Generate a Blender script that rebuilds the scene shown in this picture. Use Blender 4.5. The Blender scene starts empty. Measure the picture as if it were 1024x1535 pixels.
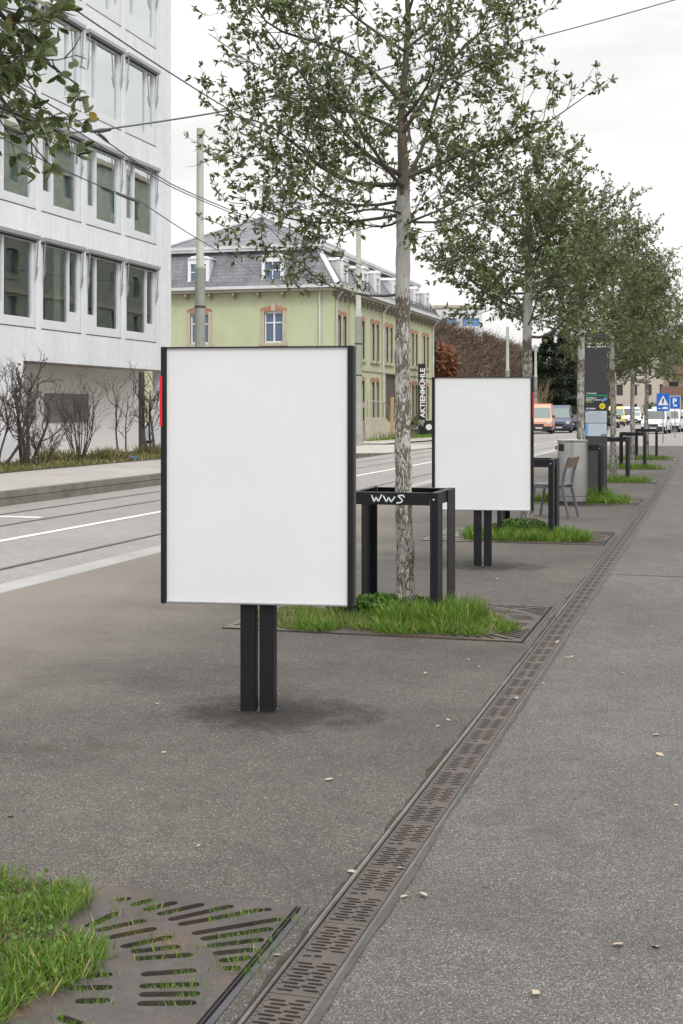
import bpy, bmesh, math, random
import numpy as np
from mathutils import Vector, Matrix, noise as mnoise
from math import radians as R, pi, sin, cos, atan2, sqrt
random.seed(7); np.random.seed(7)
SC = bpy.context.scene
COL = SC.collection

# ------------------------------------------------------------------ camera
TH = R(15.75); S_, C_ = sin(TH), cos(TH)
F, H, YH = 2000.0, 1.52, 614.0          # focal length in photo pixels, eye height, horizon row
cam = bpy.data.cameras.new('camera'); camo = bpy.data.objects.new('camera', cam); COL.objects.link(camo)
camo.location = (0, 0, H); camo.rotation_euler = (R(90), 0, TH)
cam.sensor_fit = 'HORIZONTAL'; cam.sensor_width = 36; cam.lens = F / 1024 * 36
cam.shift_y = -(767.5 - YH) / 1024; cam.clip_start = 0.05; cam.clip_end = 3000
SC.camera = camo

# ------------------------------------------------------------------ sky (bright overcast) and soft sun
SUN_EL, SUN_AZ = R(50), R(138)           # azimuth clockwise from +Y
w = bpy.data.worlds.new('World'); SC.world = w; w.use_nodes = True
nt = w.node_tree; nt.nodes.clear()
def nn(t, tree=None, **kw):
    n = (tree or nt).nodes.new(t)
    for k, v in kw.items(): setattr(n, k, v)
    return n
out = nn('ShaderNodeOutputWorld'); bg = nn('ShaderNodeBackground'); bg.inputs['Strength'].default_value = 0.1
sky = nn('ShaderNodeTexSky'); sky.sky_type = 'NISHITA'; sky.sun_disc = False
sky.sun_elevation = SUN_EL; sky.sun_rotation = SUN_AZ; sky.dust_density = 3
hs = nn('ShaderNodeHueSaturation'); hs.inputs['Saturation'].default_value = .25; hs.inputs['Value'].default_value = .12
tc = nn('ShaderNodeTexCoord'); sx = nn('ShaderNodeSeparateXYZ')
mr = nn('ShaderNodeMapRange'); mr.inputs['From Min'].default_value = .20; mr.inputs['From Max'].default_value = 1; mr.inputs['To Min'].default_value = 9.1; mr.inputs['To Max'].default_value = 27
mp = nn('ShaderNodeMapping'); mp.inputs['Scale'].default_value = (1, 1, 5)
nz = nn('ShaderNodeTexNoise'); nz.inputs['Scale'].default_value = 1.7; nz.inputs['Detail'].default_value = 6; nz.inputs['Roughness'].default_value = .55
cr = nn('ShaderNodeMapRange'); cr.inputs['From Min'].default_value = .35; cr.inputs['From Max'].default_value = .62; cr.inputs['To Min'].default_value = .80; cr.inputs['To Max'].default_value = 1.13
mul = nn('ShaderNodeMath', operation='MULTIPLY')
tint = nn('ShaderNodeMixRGB'); tint.inputs['Color1'].default_value = (.94, .975, 1.035, 1); tint.inputs['Color2'].default_value = (1.01, 1.0, .985, 1)
vm = nn('ShaderNodeVectorMath', operation='SCALE'); add = nn('ShaderNodeVectorMath', operation='ADD')
L = nt.links.new
L(sky.outputs[0], hs.inputs['Color']); L(tc.outputs['Generated'], sx.inputs[0]); L(sx.outputs['Z'], mr.inputs['Value'])
L(tc.outputs['Generated'], mp.inputs[0]); L(mp.outputs[0], nz.inputs['Vector']); L(nz.outputs['Fac'], cr.inputs['Value'])
L(mr.outputs[0], mul.inputs[0]); L(cr.outputs[0], mul.inputs[1]); L(cr.outputs[0], tint.inputs['Fac'])
L(tint.outputs[0], vm.inputs[0]); L(mul.outputs[0], vm.inputs['Scale']); L(vm.outputs[0], add.inputs[0]); L(hs.outputs[0], add.inputs[1])
L(add.outputs[0], bg.inputs['Color']); L(bg.outputs[0], out.inputs[0])
sl = bpy.data.lights.new('sun', 'SUN'); sl.energy = 1.5; sl.angle = R(14); sl.color = (1, .975, .945)
so = bpy.data.objects.new('sun', sl); COL.objects.link(so)
d = Vector((sin(SUN_AZ) * cos(SUN_EL), cos(SUN_AZ) * cos(SUN_EL), sin(SUN_EL)))
so.rotation_euler = d.to_track_quat('Z', 'Y').to_euler(); so.location = d * 60
SC.view_settings.view_transform = 'Standard'; SC.view_settings.look = 'None'
SC.view_settings.exposure = 0.0; SC.view_settings.gamma = 1
SC.render.engine = 'CYCLES'; SC.cycles.max_bounces = 6; SC.cycles.transparent_max_bounces = 8

# ------------------------------------------------------------------ photo measurements -> world
def gz(y): return 0.0 if y < 50 else -.4 * min(1, (y - 50) / 60)
def W3(px, py, Z):                       # world point seen at a photo pixel at depth Z
    Xc = (px - 512) / F * Z
    return Vector((Xc * C_ - Z * S_, Xc * S_ + Z * C_, H + (YH - py) / F * Z))
def G(px, py, z=0): return W3(px, py, F * (H - z) / (py - YH))
def onX(px, X):
    t = (px - 512) / F; Z = X / (t * C_ - S_); return Z * (t * S_ + C_)

# ------------------------------------------------------------------ mesh builder
class MB:
    def __init__(s): s.v = []; s.f = []; s.m = []
    def add(s, vs, fs, mi=0):
        b = len(s.v); s.v.extend([tuple(p) for p in vs]); s.f.extend([tuple(b + i for i in q) for q in fs]); s.m.extend([mi] * len(fs)); return s
    def quad(s, a, b, c, d, mi=0): return s.add([a, b, c, d], [(0, 1, 2, 3)], mi)
    def box(s, x0, x1, y0, y1, z0, z1, mi=0):
        return s.add([(x0,y0,z0),(x1,y0,z0),(x1,y1,z0),(x0,y1,z0),(x0,y0,z1),(x1,y0,z1),(x1,y1,z1),(x0,y1,z1)],
                     [(0,3,2,1),(4,5,6,7),(0,1,5,4),(1,2,6,5),(2,3,7,6),(3,0,4,7)], mi)
    def bar(s, a, b, wd, hg, up=(0,0,1)):
        a, b, up = Vector(a), Vector(b), Vector(up); t = (b - a).normalized(); x = t.cross(up)
        if x.length < 1e-4: x = Vector((1,0,0))
        x.normalize(); y = x.cross(t); x = x * wd / 2; y = y * hg / 2
        vs = [a-x-y, a+x-y, a+x+y, a-x+y, b-x-y, b+x-y, b+x+y, b-x+y]
        return s.add(vs, [(3,2,1,0),(4,5,6,7),(0,1,5,4),(1,2,6,5),(2,3,7,6),(3,0,4,7)])
    def tube(s, pts, rad, n=6, cap=True):
        P = [Vector(p) for p in pts]; rad = rad if hasattr(rad, '__len__') else [rad] * len(P)
        ref = None; vs = []
        for i, p in enumerate(P):
            t = (P[min(i+1, len(P)-1)] - P[max(i-1, 0)]).normalized()
            if ref is None:
                ref = t.cross(Vector((0,0,1)))
                if ref.length < .05: ref = Vector((1,0,0))
            ref = (ref - t * ref.dot(t)).normalized(); q = t.cross(ref)
            for k in range(n):
                a = 2*pi*k/n; vs.append(p + (ref*cos(a) + q*sin(a)) * rad[i])
        fs = [(i*n+k, i*n+(k+1)%n, (i+1)*n+(k+1)%n, (i+1)*n+k) for i in range(len(P)-1) for k in range(n)]
        if cap: fs += [tuple(range(n))[::-1], tuple((len(P)-1)*n+k for k in range(n))]
        return s.add(vs, fs)
    def lathe(s, prof, n=24, c=(0,0,0), axis='z'):
        vs = []
        for r, h in prof:
            for k in range(n):
                a = 2*pi*k/n
                p = (r*cos(a), r*sin(a), h) if axis == 'z' else (h, r*cos(a), r*sin(a))
                vs.append((p[0]+c[0], p[1]+c[1], p[2]+c[2]))
        m = len(prof)
        fs = [(i*n+k, i*n+(k+1)%n, (i+1)*n+(k+1)%n, (i+1)*n+k) for i in range(m-1) for k in range(n)]
        fs += [tuple(range(n))[::-1], tuple((m-1)*n+k for k in range(n))]
        return s.add(vs, fs)
    def prism(s, poly, P, d0, d1):       # poly in (u,v), P(u,v,w) -> xyz
        n = len(poly); vs = [P(u, v, d0) for u, v in poly] + [P(u, v, d1) for u, v in poly]
        return s.add(vs, [tuple(range(n))[::-1], tuple(range(n, 2*n))] + [(i, (i+1)%n, n+(i+1)%n, n+i) for i in range(n)])
    def wall(s, P, u0, u1, v0, v1, holes, depth, mi=0):
        us = sorted({u0, u1, *[h[0] for h in holes], *[h[1] for h in holes]}); vs = sorted({v0, v1, *[h[2] for h in holes], *[h[3] for h in holes]})
        us = [u for u in us if u0 <= u <= u1]; vs = [v for v in vs if v0 <= v <= v1]
        for i in range(len(us)-1):
            for j in range(len(vs)-1):
                cu, cv = (us[i]+us[i+1])/2, (vs[j]+vs[j+1])/2
                if any(h[0] < cu < h[1] and h[2] < cv < h[3] for h in holes): continue
                s.quad(P(us[i],vs[j],0), P(us[i+1],vs[j],0), P(us[i+1],vs[j+1],0), P(us[i],vs[j+1],0), mi)
        for a, b, c, d in holes:
            for p, q in (((a,c),(b,c)), ((b,c),(b,d)), ((b,d),(a,d)), ((a,d),(a,c))):
                s.quad(P(*p,0), P(*q,0), P(*q,depth), P(*p,depth), mi)
        return s
    def build(s, name, mat, parent=None, smooth=False, bevel=0, loc=None):
        me = bpy.data.meshes.new(name); me.from_pydata(s.v, [], s.f); me.update()
        for m in (mat if isinstance(mat, (list, tuple)) else [mat]): me.materials.append(m)
        if any(s.m): me.polygons.foreach_set('material_index', s.m)
        if smooth:
            me.polygons.foreach_set('use_smooth', [True] * len(me.polygons)); me.set_sharp_from_angle(angle=R(40))
        return link(name, me, parent, bevel, loc)
def link(name, me, parent=None, bevel=0, loc=None):
    o = bpy.data.objects.new(name, me); COL.objects.link(o)
    if parent: o.parent = parent
    if loc: o.location = loc
    if bevel:
        b = o.modifiers.new('bevel', 'BEVEL'); b.width = bevel; b.segments = 2; b.limit_method = 'ANGLE'
    return o
def tag(o, label=None, cat=None, group=None, kind=None):
    for k, v in (('label', label), ('category', cat), ('group', group), ('kind', kind)):
        if v: o[k] = v
    return o
def thing(name, label, cat, loc=(0,0,0), rz=0, group=None):
    o = bpy.data.objects.new(name, None); COL.objects.link(o); o.location = loc; o.rotation_euler = (0,0,rz); o.empty_display_size = .2
    return tag(o, label, cat, group)
def copy_tree(o, parent=None, loc=None, rz=None, label=None):
    c = o.copy(); COL.objects.link(c)
    if parent: c.parent = parent
    if loc is not None: c.location = loc
    if rz is not None: c.rotation_euler = (0,0,rz)
    if label: c['label'] = label
    for ch in list(o.children): copy_tree(ch, c)
    return c
def np_mesh(name, V, faces, mat, parent=None, smooth=False):
    """faces: list of (n,k) index arrays"""
    me = bpy.data.meshes.new(name); me.vertices.add(len(V)); me.vertices.foreach_set('co', np.asarray(V, np.float32).ravel())
    idx = np.concatenate([f.ravel() for f in faces]).astype(np.int32); tot = np.concatenate([np.full(len(f), f.shape[1], np.int32) for f in faces])
    me.loops.add(len(idx)); me.loops.foreach_set('vertex_index', idx); me.polygons.add(len(tot))
    me.polygons.foreach_set('loop_start', np.concatenate([[0], np.cumsum(tot)[:-1]]).astype(np.int32))
    me.update(calc_edges=True); me.validate()
    me.materials.append(mat)
    if smooth: me.polygons.foreach_set('use_smooth', [True]*len(tot))
    return link(name, me, parent)
def curve_mesh(name, polys, mat, parent=None, extrude=0, bevel=0):
    """filled 2D outlines (later ones cut holes) -> mesh in the xy plane"""
    cu = bpy.data.curves.new(name, 'CURVE'); cu.dimensions = '2D'; cu.fill_mode = 'BOTH'; cu.extrude = extrude; cu.bevel_depth = bevel
    for p in polys:
        sp = cu.splines.new('POLY'); sp.points.add(len(p)-1); sp.use_cyclic_u = True
        for i, q in enumerate(p): sp.points[i].co = (q[0], q[1], 0, 1)
    return from_curve(name, cu, mat, parent)
def from_curve(name, cu, mat, parent):
    t = bpy.data.objects.new('tmp', cu); COL.objects.link(t); bpy.context.view_layer.update()
    me = bpy.data.meshes.new_from_object(t.evaluated_get(bpy.context.evaluated_depsgraph_get()))
    bpy.data.objects.remove(t); bpy.data.curves.remove(cu); me.name = name; me.materials.clear(); me.materials.append(mat)
    return link(name, me, parent)
def text(name, body, size, mat, parent, loc, rot, bold=0, align='LEFT', ext=.002, sxy=(1,1)):
    cu = bpy.data.curves.new(name, 'FONT'); cu.body = body; cu.size = size; cu.offset = bold; cu.extrude = ext; cu.align_x = align
    o = from_curve(name, cu, mat, parent); o.location = loc; o.rotation_euler = rot; o.scale = (sxy[0], sxy[1], 1); return o

# ------------------------------------------------------------------ materials
def M(name, col, rough=.6, metal=0, var=0, vs=3.0, fine=0, fs=60.0, bump=0, bs=80.0, spec=.5, stain=None, streak=0):
    m = bpy.data.materials.new(name); m.use_nodes = True; t = m.node_tree; b = t.nodes['Principled BSDF']
    b.inputs['Roughness'].default_value = rough; b.inputs['Metallic'].default_value = metal; b.inputs['Specular IOR Level'].default_value = spec
    b.inputs['Base Color'].default_value = (*col, 1)
    if var or fine or bump or stain or streak:
        tc = nn('ShaderNodeTexCoord', t); cur = None
        def noisef(scale, detail=5, rg=.6):
            n = nn('ShaderNodeTexNoise', t); n.inputs['Scale'].default_value = scale; n.inputs['Detail'].default_value = detail; n.inputs['Roughness'].default_value = rg
            t.links.new(tc.outputs['Object'], n.inputs['Vector']); return n
        rgb = nn('ShaderNodeRGB', t); rgb.outputs[0].default_value = (*col, 1); cur = rgb.outputs[0]
        for amt, sc in ((var, vs), (fine, fs)):
            if amt:
                n = noisef(sc); r = nn('ShaderNodeMapRange', t); r.inputs['From Min'].default_value = .3; r.inputs['From Max'].default_value = .7
                r.inputs['To Min'].default_value = 1-amt; r.inputs['To Max'].default_value = 1+amt
                v = nn('ShaderNodeVectorMath', t, operation='SCALE'); t.links.new(n.outputs['Fac'], r.inputs['Value']); t.links.new(cur, v.inputs[0]); t.links.new(r.outputs[0], v.inputs['Scale']); cur = v.outputs[0]
        if streak:
            mp = nn('ShaderNodeMapping', t); mp.inputs['Scale'].default_value = (2.2, 2.2, .10); t.links.new(tc.outputs['Object'], mp.inputs[0])
            n = noisef(1.6, 6, .6); t.links.new(mp.outputs[0], n.inputs['Vector']); r = nn('ShaderNodeMapRange', t); r.inputs['From Min'].default_value = .45; r.inputs['From Max'].default_value = .7; r.inputs['To Min'].default_value = 1; r.inputs['To Max'].default_value = 1-streak
            v = nn('ShaderNodeVectorMath', t, operation='SCALE'); t.links.new(n.outputs['Fac'], r.inputs['Value']); t.links.new(cur, v.inputs[0]); t.links.new(r.outputs[0], v.inputs['Scale']); cur = v.outputs[0]
        if stain:
            scol, ssc, lo, hi = stain
            n = noisef(ssc, 6, .65); r = nn('ShaderNodeMapRange', t); r.inputs['From Min'].default_value = lo; r.inputs['From Max'].default_value = hi
            mx = nn('ShaderNodeMixRGB', t); mx.inputs['Color2'].default_value = (*scol, 1); t.links.new(n.outputs['Fac'], r.inputs['Value']); t.links.new(r.outputs[0], mx.inputs['Fac']); t.links.new(cur, mx.inputs['Color1']); cur = mx.outputs[0]
        t.links.new(cur, b.inputs['Base Color'])
        if bump:
            n = noisef(bs, 4); bp = nn('ShaderNodeBump', t); bp.inputs['Strength'].default_value = bump; bp.inputs['Distance'].default_value = .01
            t.links.new(n.outputs['Fac'], bp.inputs['Height']); t.links.new(bp.outputs[0], b.inputs['Normal'])
    return m
def asphalt(name, dark, light, fleck, scale=140, amount=.2, patch=.18, stainc=None, dust=None):
    m = bpy.data.materials.new(name); m.use_nodes = True; t = m.node_tree; b = t.nodes['Principled BSDF']; b.inputs['Roughness'].default_value = .85; b.inputs['Specular IOR Level'].default_value = .25
    tc = nn('ShaderNodeTexCoord', t); l = t.links.new
    v = nn('ShaderNodeTexVoronoi', t); v.inputs['Scale'].default_value = scale; l(tc.outputs['Object'], v.inputs['Vector'])
    sp = nn('ShaderNodeSeparateColor', t); l(v.outputs['Color'], sp.inputs[0])
    base = nn('ShaderNodeMixRGB', t); base.inputs['Color1'].default_value = (*dark, 1); base.inputs['Color2'].default_value = (*light, 1); l(sp.outputs[0], base.inputs['Fac'])
    gt = nn('ShaderNodeMapRange', t); gt.inputs['From Min'].default_value = 1-amount; gt.inputs['From Max'].default_value = 1; l(sp.outputs[1], gt.inputs['Value'])
    fl = nn('ShaderNodeMixRGB', t); fl.inputs['Color2'].default_value = (*fleck, 1); l(gt.outputs[0], fl.inputs['Fac']); l(base.outputs[0], fl.inputs['Color1'])
    cur = fl.outputs[0]
    for sc, am, det in ((.55, patch, 5), (6, .1, 5), (28, .10, 3)):
        n = nn('ShaderNodeTexNoise', t); n.inputs['Scale'].default_value = sc; n.inputs['Detail'].default_value = det; n.inputs['Roughness'].default_value = .62; l(tc.outputs['Object'], n.inputs['Vector'])
        r = nn('ShaderNodeMapRange', t); r.inputs['From Min'].default_value = .3; r.inputs['From Max'].default_value = .7; r.inputs['To Min'].default_value = 1-am; r.inputs['To Max'].default_value = 1+am
        l(n.outputs['Fac'], r.inputs['Value']); s = nn('ShaderNodeVectorMath', t, operation='SCALE'); l(cur, s.inputs[0]); l(r.outputs[0], s.inputs['Scale']); cur = s.outputs[0]
    if stainc:
        n = nn('ShaderNodeTexNoise', t); n.inputs['Scale'].default_value = 1.1; n.inputs['Detail'].default_value = 8; n.inputs['Roughness'].default_value = .7
        mp = nn('ShaderNodeMapping', t); mp.inputs['Location'].default_value = (3.1, 1.7, 0); l(tc.outputs['Object'], mp.inputs[0]); l(mp.outputs[0], n.inputs['Vector'])
        r = nn('ShaderNodeMapRange', t); r.inputs['From Min'].default_value = .54; r.inputs['From Max'].default_value = .72; r.inputs['To Max'].default_value = .7; l(n.outputs['Fac'], r.inputs['Value'])
        mx = nn('ShaderNodeMixRGB', t); mx.inputs['Color2'].default_value = (*stainc, 1); l(r.outputs[0], mx.inputs['Fac']); l(cur, mx.inputs['Color1']); cur = mx.outputs[0]
    v2 = nn('ShaderNodeTexVoronoi', t); v2.inputs['Scale'].default_value = 2.2; l(tc.outputs['Object'], v2.inputs['Vector'])
    r = nn('ShaderNodeMapRange', t); r.inputs['From Min'].default_value = .045; r.inputs['From Max'].default_value = .03; r.inputs['To Max'].default_value = .45; l(v2.outputs['Distance'], r.inputs['Value'])
    mx = nn('ShaderNodeMixRGB', t); mx.inputs['Color2'].default_value = (dark[0]*.7, dark[1]*.7, dark[2]*.7, 1); l(r.outputs[0], mx.inputs['Fac']); l(cur, mx.inputs['Color1']); cur = mx.outputs[0]
    if dust:                            # pale road dust blown onto the roadside half
        dc, x0, x1, mxm = dust
        sp2 = nn('ShaderNodeSeparateXYZ', t); l(tc.outputs['Object'], sp2.inputs[0])
        n = nn('ShaderNodeTexNoise', t); n.inputs['Scale'].default_value = .8; n.inputs['Detail'].default_value = 7; n.inputs['Roughness'].default_value = .65; l(tc.outputs['Object'], n.inputs['Vector'])
        ma = nn('ShaderNodeMath', t, operation='MULTIPLY_ADD'); ma.inputs[1].default_value = -2.6; l(n.outputs['Fac'], ma.inputs[0]); l(sp2.outputs[0], ma.inputs[2])
        r = nn('ShaderNodeMapRange', t); r.inputs['From Min'].default_value = x0-1.3; r.inputs['From Max'].default_value = x1-1.3; r.inputs['To Max'].default_value = mxm; l(ma.outputs[0], r.inputs['Value'])
        mx = nn('ShaderNodeMixRGB', t); mx.inputs['Color2'].default_value = (*dc, 1); l(r.outputs[0], mx.inputs['Fac']); l(cur, mx.inputs['Color1']); cur = mx.outputs[0]
    l(cur, b.inputs['Base Color'])
    bp = nn('ShaderNodeBump', t); bp.inputs['Strength'].default_value = .55; bp.inputs['Distance'].default_value = .004; l(v.outputs['Distance'], bp.inputs['Height']); l(bp.outputs[0], b.inputs['Normal'])
    return m
def leafmat(name, a, b_, under, yellow=None, rough=.5, transl=.25):
    m = bpy.data.materials.new(name); m.use_nodes = True; t = m.node_tree; b = t.nodes['Principled BSDF']; l = t.links.new
    g = nn('ShaderNodeNewGeometry', t); mx = nn('ShaderNodeMixRGB', t); mx.inputs['Color1'].default_value = (*a, 1); mx.inputs['Color2'].default_value = (*b_, 1); l(g.outputs['Random Per Island'], mx.inputs['Fac'])
    cur = mx.outputs[0]
    if yellow:
        gt = nn('ShaderNodeMath', t, operation='GREATER_THAN'); gt.inputs[1].default_value = yellow[1]; l(g.outputs['Random Per Island'], gt.inputs[0])
        my = nn('ShaderNodeMixRGB', t); my.inputs['Color2'].default_value = (*yellow[0], 1); l(gt.outputs[0], my.inputs['Fac']); l(cur, my.inputs['Color1']); cur = my.outputs[0]
    mu = nn('ShaderNodeMixRGB', t); mu.inputs['Color2'].default_value = (*under, 1); l(g.outputs['Backfacing'], mu.inputs['Fac']); l(cur, mu.inputs['Color1']); cur = mu.outputs[0]
    l(cur, b.inputs['Base Color']); b.inputs['Roughness'].default_value = rough; b.inputs['Specular IOR Level'].default_value = .3
    tr = nn('ShaderNodeBsdfTranslucent', t); l(cur, tr.inputs['Color']); ms = nn('ShaderNodeMixShader', t); ms.inputs[0].default_value = transl
    l(b.outputs[0], ms.inputs[1]); l(tr.outputs[0], ms.inputs[2]); l(ms.outputs[0], t.nodes['Material Output'].inputs[0]); return m
def glassmat(name, tintc, refl=.5, ior=1.9):
    m = bpy.data.materials.new(name); m.use_nodes = True; t = m.node_tree; t.nodes.remove(t.nodes['Principled BSDF']); l = t.links.new
    tr = nn('ShaderNodeBsdfTransparent', t); tr.inputs[0].default_value = (*tintc, 1); gl = nn('ShaderNodeBsdfGlossy', t); gl.inputs['Roughness'].default_value = .015; gl.inputs['Color'].default_value = (.93, 1.0, .99, 1)
    fr = nn('ShaderNodeFresnel', t); fr.inputs[0].default_value = ior; mr = nn('ShaderNodeMapRange', t); mr.inputs['To Min'].default_value = refl; mr.inputs['To Max'].default_value = 1; l(fr.outputs[0], mr.inputs['Value'])
    tc = nn('ShaderNodeTexCoord', t); n = nn('ShaderNodeTexNoise', t); n.inputs['Scale'].default_value = 1.2; n.inputs['Detail'].default_value = 1; l(tc.outputs['Object'], n.inputs['Vector'])
    bp = nn('ShaderNodeBump', t); bp.inputs['Strength'].default_value = .022; bp.inputs['Distance'].default_value = .05; l(n.outputs['Fac'], bp.inputs['Height']); l(bp.outputs[0], gl.inputs['Normal'])
    ms = nn('ShaderNodeMixShader', t); l(mr.outputs[0], ms.inputs[0]); l(tr.outputs[0], ms.inputs[1]); l(gl.outputs[0], ms.inputs[2]); l(ms.outputs[0], t.nodes['Material Output'].inputs[0]); return m
def brickmat(name, c1, c2, mort, sc, bw=.5, bh=.25, msize=.02, rough=.6, axes='xz'):
    m = bpy.data.materials.new(name); m.use_nodes = True; t = m.node_tree; b = t.nodes['Principled BSDF']; b.inputs['Roughness'].default_value = rough; l = t.links.new
    tc = nn('ShaderNodeTexCoord', t); s = nn('ShaderNodeSeparateXYZ', t); c = nn('ShaderNodeCombineXYZ', t); ad = nn('ShaderNodeMath', t, operation='ADD')
    l(tc.outputs['Object'], s.inputs[0]); l(s.outputs[0], ad.inputs[0]); l(s.outputs[1], ad.inputs[1]); l(ad.outputs[0], c.inputs[0]); l(s.outputs[2], c.inputs[1])
    br = nn('ShaderNodeTexBrick', t); br.inputs['Scale'].default_value = sc; br.inputs['Color1'].default_value = (*c1, 1); br.inputs['Color2'].default_value = (*c2, 1); br.inputs['Mortar'].default_value = (*mort, 1)
    br.inputs['Brick Width'].default_value = bw; br.inputs['Row Height'].default_value = bh; br.inputs['Mortar Size'].default_value = msize; l(c.outputs[0], br.inputs['Vector'])
    n = nn('ShaderNodeTexNoise', t); n.inputs['Scale'].default_value = 1.5; n.inputs['Detail'].default_value = 6; l(tc.outputs['Object'], n.inputs['Vector'])
    r = nn('ShaderNodeMapRange', t); r.inputs['From Min'].default_value = .3; r.inputs['From Max'].default_value = .7; r.inputs['To Min'].default_value = .75; r.inputs['To Max'].default_value = 1.25; l(n.outputs['Fac'], r.inputs['Value'])
    v = nn('ShaderNodeVectorMath', t, operation='SCALE'); l(br.outputs['Color'], v.inputs[0]); l(r.outputs[0], v.inputs['Scale']); l(v.outputs[0], b.inputs['Base Color']); return m
def barkmat():
    m = bpy.data.materials.new('limewashed_bark'); m.use_nodes = True; t = m.node_tree; b = t.nodes['Principled BSDF']; b.inputs['Roughness'].default_value = .9; l = t.links.new
    tc = nn('ShaderNodeTexCoord', t); mp = nn('ShaderNodeMapping', t); mp.inputs['Scale'].default_value = (1, 1, .28); l(tc.outputs['Object'], mp.inputs[0])
    n0 = nn('ShaderNodeTexNoise', t); n0.inputs['Scale'].default_value = 18; n0.inputs['Detail'].default_value = 4; l(mp.outputs[0], n0.inputs['Vector'])
    mxv = nn('ShaderNodeMixRGB', t); mxv.inputs['Fac'].default_value = .16; l(mp.outputs[0], mxv.inputs['Color1']); l(n0.outputs['Color'], mxv.inputs['Color2'])
    v = nn('ShaderNodeTexVoronoi', t); v.feature = 'DISTANCE_TO_EDGE'; v.inputs['Scale'].default_value = 34; l(mxv.outputs[0], v.inputs['Vector'])
    s = nn('ShaderNodeSeparateXYZ', t); l(tc.outputs['Object'], s.inputs[0])
    # lime wash: complete band at 2.4-3.0 m, worn below, none above
    n = nn('ShaderNodeTexNoise', t); n.inputs['Scale'].default_value = 5; n.inputs['Detail'].default_value = 5; l(tc.outputs['Object'], n.inputs['Vector'])
    ad = nn('ShaderNodeMath', t, operation='MULTIPLY_ADD'); ad.inputs[1].default_value = .25; l(n.outputs['Fac'], ad.inputs[0]); l(s.outputs[2], ad.inputs[2])
    ramp = nn('ShaderNodeValToRGB', t); cr_ = ramp.color_ramp; cr_.interpolation = 'LINEAR'
    cr_.elements[0].position = 0; cr_.elements[0].color = (.19,)*3+(1,); cr_.elements[1].position = 1; cr_.elements[1].color = (2,)*3+(1,)
    for p, c in ((.40,.19),(.455,.30),(.47,.5),(.525,.5),(.53,.02),(.605,.02),(.61,1.5)): e = cr_.elements.new(p) ; e.color = (c,)*3+(1,)
    # rearranged below: threshold on crack distance (low = paint shows)
    for e, (p, c) in zip(sorted(cr_.elements, key=lambda e: e.position), ((0,.155),(.40,.165),(.455,.15),(.47,.3),(.50,.3),(.52,.02),(.655,.02),(.68,.6),(1,1))): e.position = p; e.color = (c,)*3+(1,)
    dv = nn('ShaderNodeMath', t, operation='DIVIDE'); dv.inputs[1].default_value = 5.0; l(ad.outputs[0], dv.inputs[0]); l(dv.outputs[0], ramp.inputs[0])
    n2 = nn('ShaderNodeTexNoise', t); n2.inputs['Scale'].default_value = 9; n2.inputs['Detail'].default_value = 4; l(tc.outputs['Object'], n2.inputs['Vector'])
    m2 = nn('ShaderNodeMath', t, operation='MULTIPLY_ADD'); m2.inputs[1].default_value = .55; m2.inputs[2].default_value = -.22; l(n2.outputs['Fac'], m2.inputs[0])
    a2 = nn('ShaderNodeMath', t, operation='ADD'); l(v.outputs['Distance'], a2.inputs[0]); l(m2.outputs[0], a2.inputs[1])
    sb = nn('ShaderNodeMath', t, operation='SUBTRACT'); l(a2.outputs[0], sb.inputs[0]); l(ramp.outputs[0], sb.inputs[1])
    st = nn('ShaderNodeMapRange', t); st.inputs['From Min'].default_value = -.02; st.inputs['From Max'].default_value = .05; l(sb.outputs[0], st.inputs['Value'])
    bk = nn('ShaderNodeMixRGB', t); bk.inputs['Color1'].default_value = (.06,.05,.037,1); bk.inputs['Color2'].default_value = (.19,.165,.125,1); l(n0.outputs['Fac'], bk.inputs['Fac'])
    mx = nn('ShaderNodeMixRGB', t); mx.inputs['Color2'].default_value = (.44,.43,.405,1); l(st.outputs[0], mx.inputs['Fac']); l(bk.outputs[0], mx.inputs['Color1']); l(mx.outputs[0], b.inputs['Base Color'])
    bp = nn('ShaderNodeBump', t); bp.inputs['Strength'].default_value = .9; bp.inputs['Distance'].default_value = .012; l(v.outputs['Distance'], bp.inputs['Height']); l(bp.outputs[0], b.inputs['Normal'])
    return m
A_LEFT = asphalt('pavement_asphalt', (.049,.044,.039), (.113,.103,.093), (.27,.25,.225), 230, .11, .26, (.050,.042,.035), (( .215,.193,.171), -3.1, -5.2, .8))
A_RIGHT = asphalt('footpath_asphalt', (.056,.052,.047), (.132,.125,.116), (.29,.275,.255), 270, .20, .16, (.078,.072,.065))
A_ROAD = asphalt('road_asphalt', (.20,.19,.18), (.27,.26,.245), (.4,.39,.37), 120, .1, .08)
A_WALK = asphalt('far_pavement_asphalt', (.30,.28,.255), (.36,.34,.315), (.45,.43,.4), 60, .1, .08)
CONC = M('concrete', (.33,.31,.28), .85, var=.2, vs=1.5, fine=.15, fs=40, bump=.2)
GUT = M('gutter_concrete', (.30,.298,.292), .8, var=.12, vs=1.2, fine=.1, fs=50)
KERB = M('kerb_granite', (.15,.14,.12), .85, var=.3, vs=2.5, fine=.2, fs=50, bump=.3)
SOIL = M('soil', (.035,.028,.02), .95, var=.4, vs=8, bump=.5, bs=40)
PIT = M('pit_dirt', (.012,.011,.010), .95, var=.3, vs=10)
BLACK = M('anthracite_coated_steel', (.0105,.0115,.014), .42, var=.25, vs=4, fine=.12, fs=90, spec=.32)
BLACK2 = M('anthracite_worn_edge', (.05,.05,.055), .45, var=.2, vs=6)
DGREY = M('dark_grey_panel', (.043,.044,.052), .45, var=.1, vs=2)
ALU = M('brushed_aluminium', (.5,.5,.5), .4, 1, var=.15, vs=20)
STEEL = M('stainless_steel', (.44,.435,.425), .30, 1, var=.12, vs=8, fine=.1, fs=120)
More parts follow.
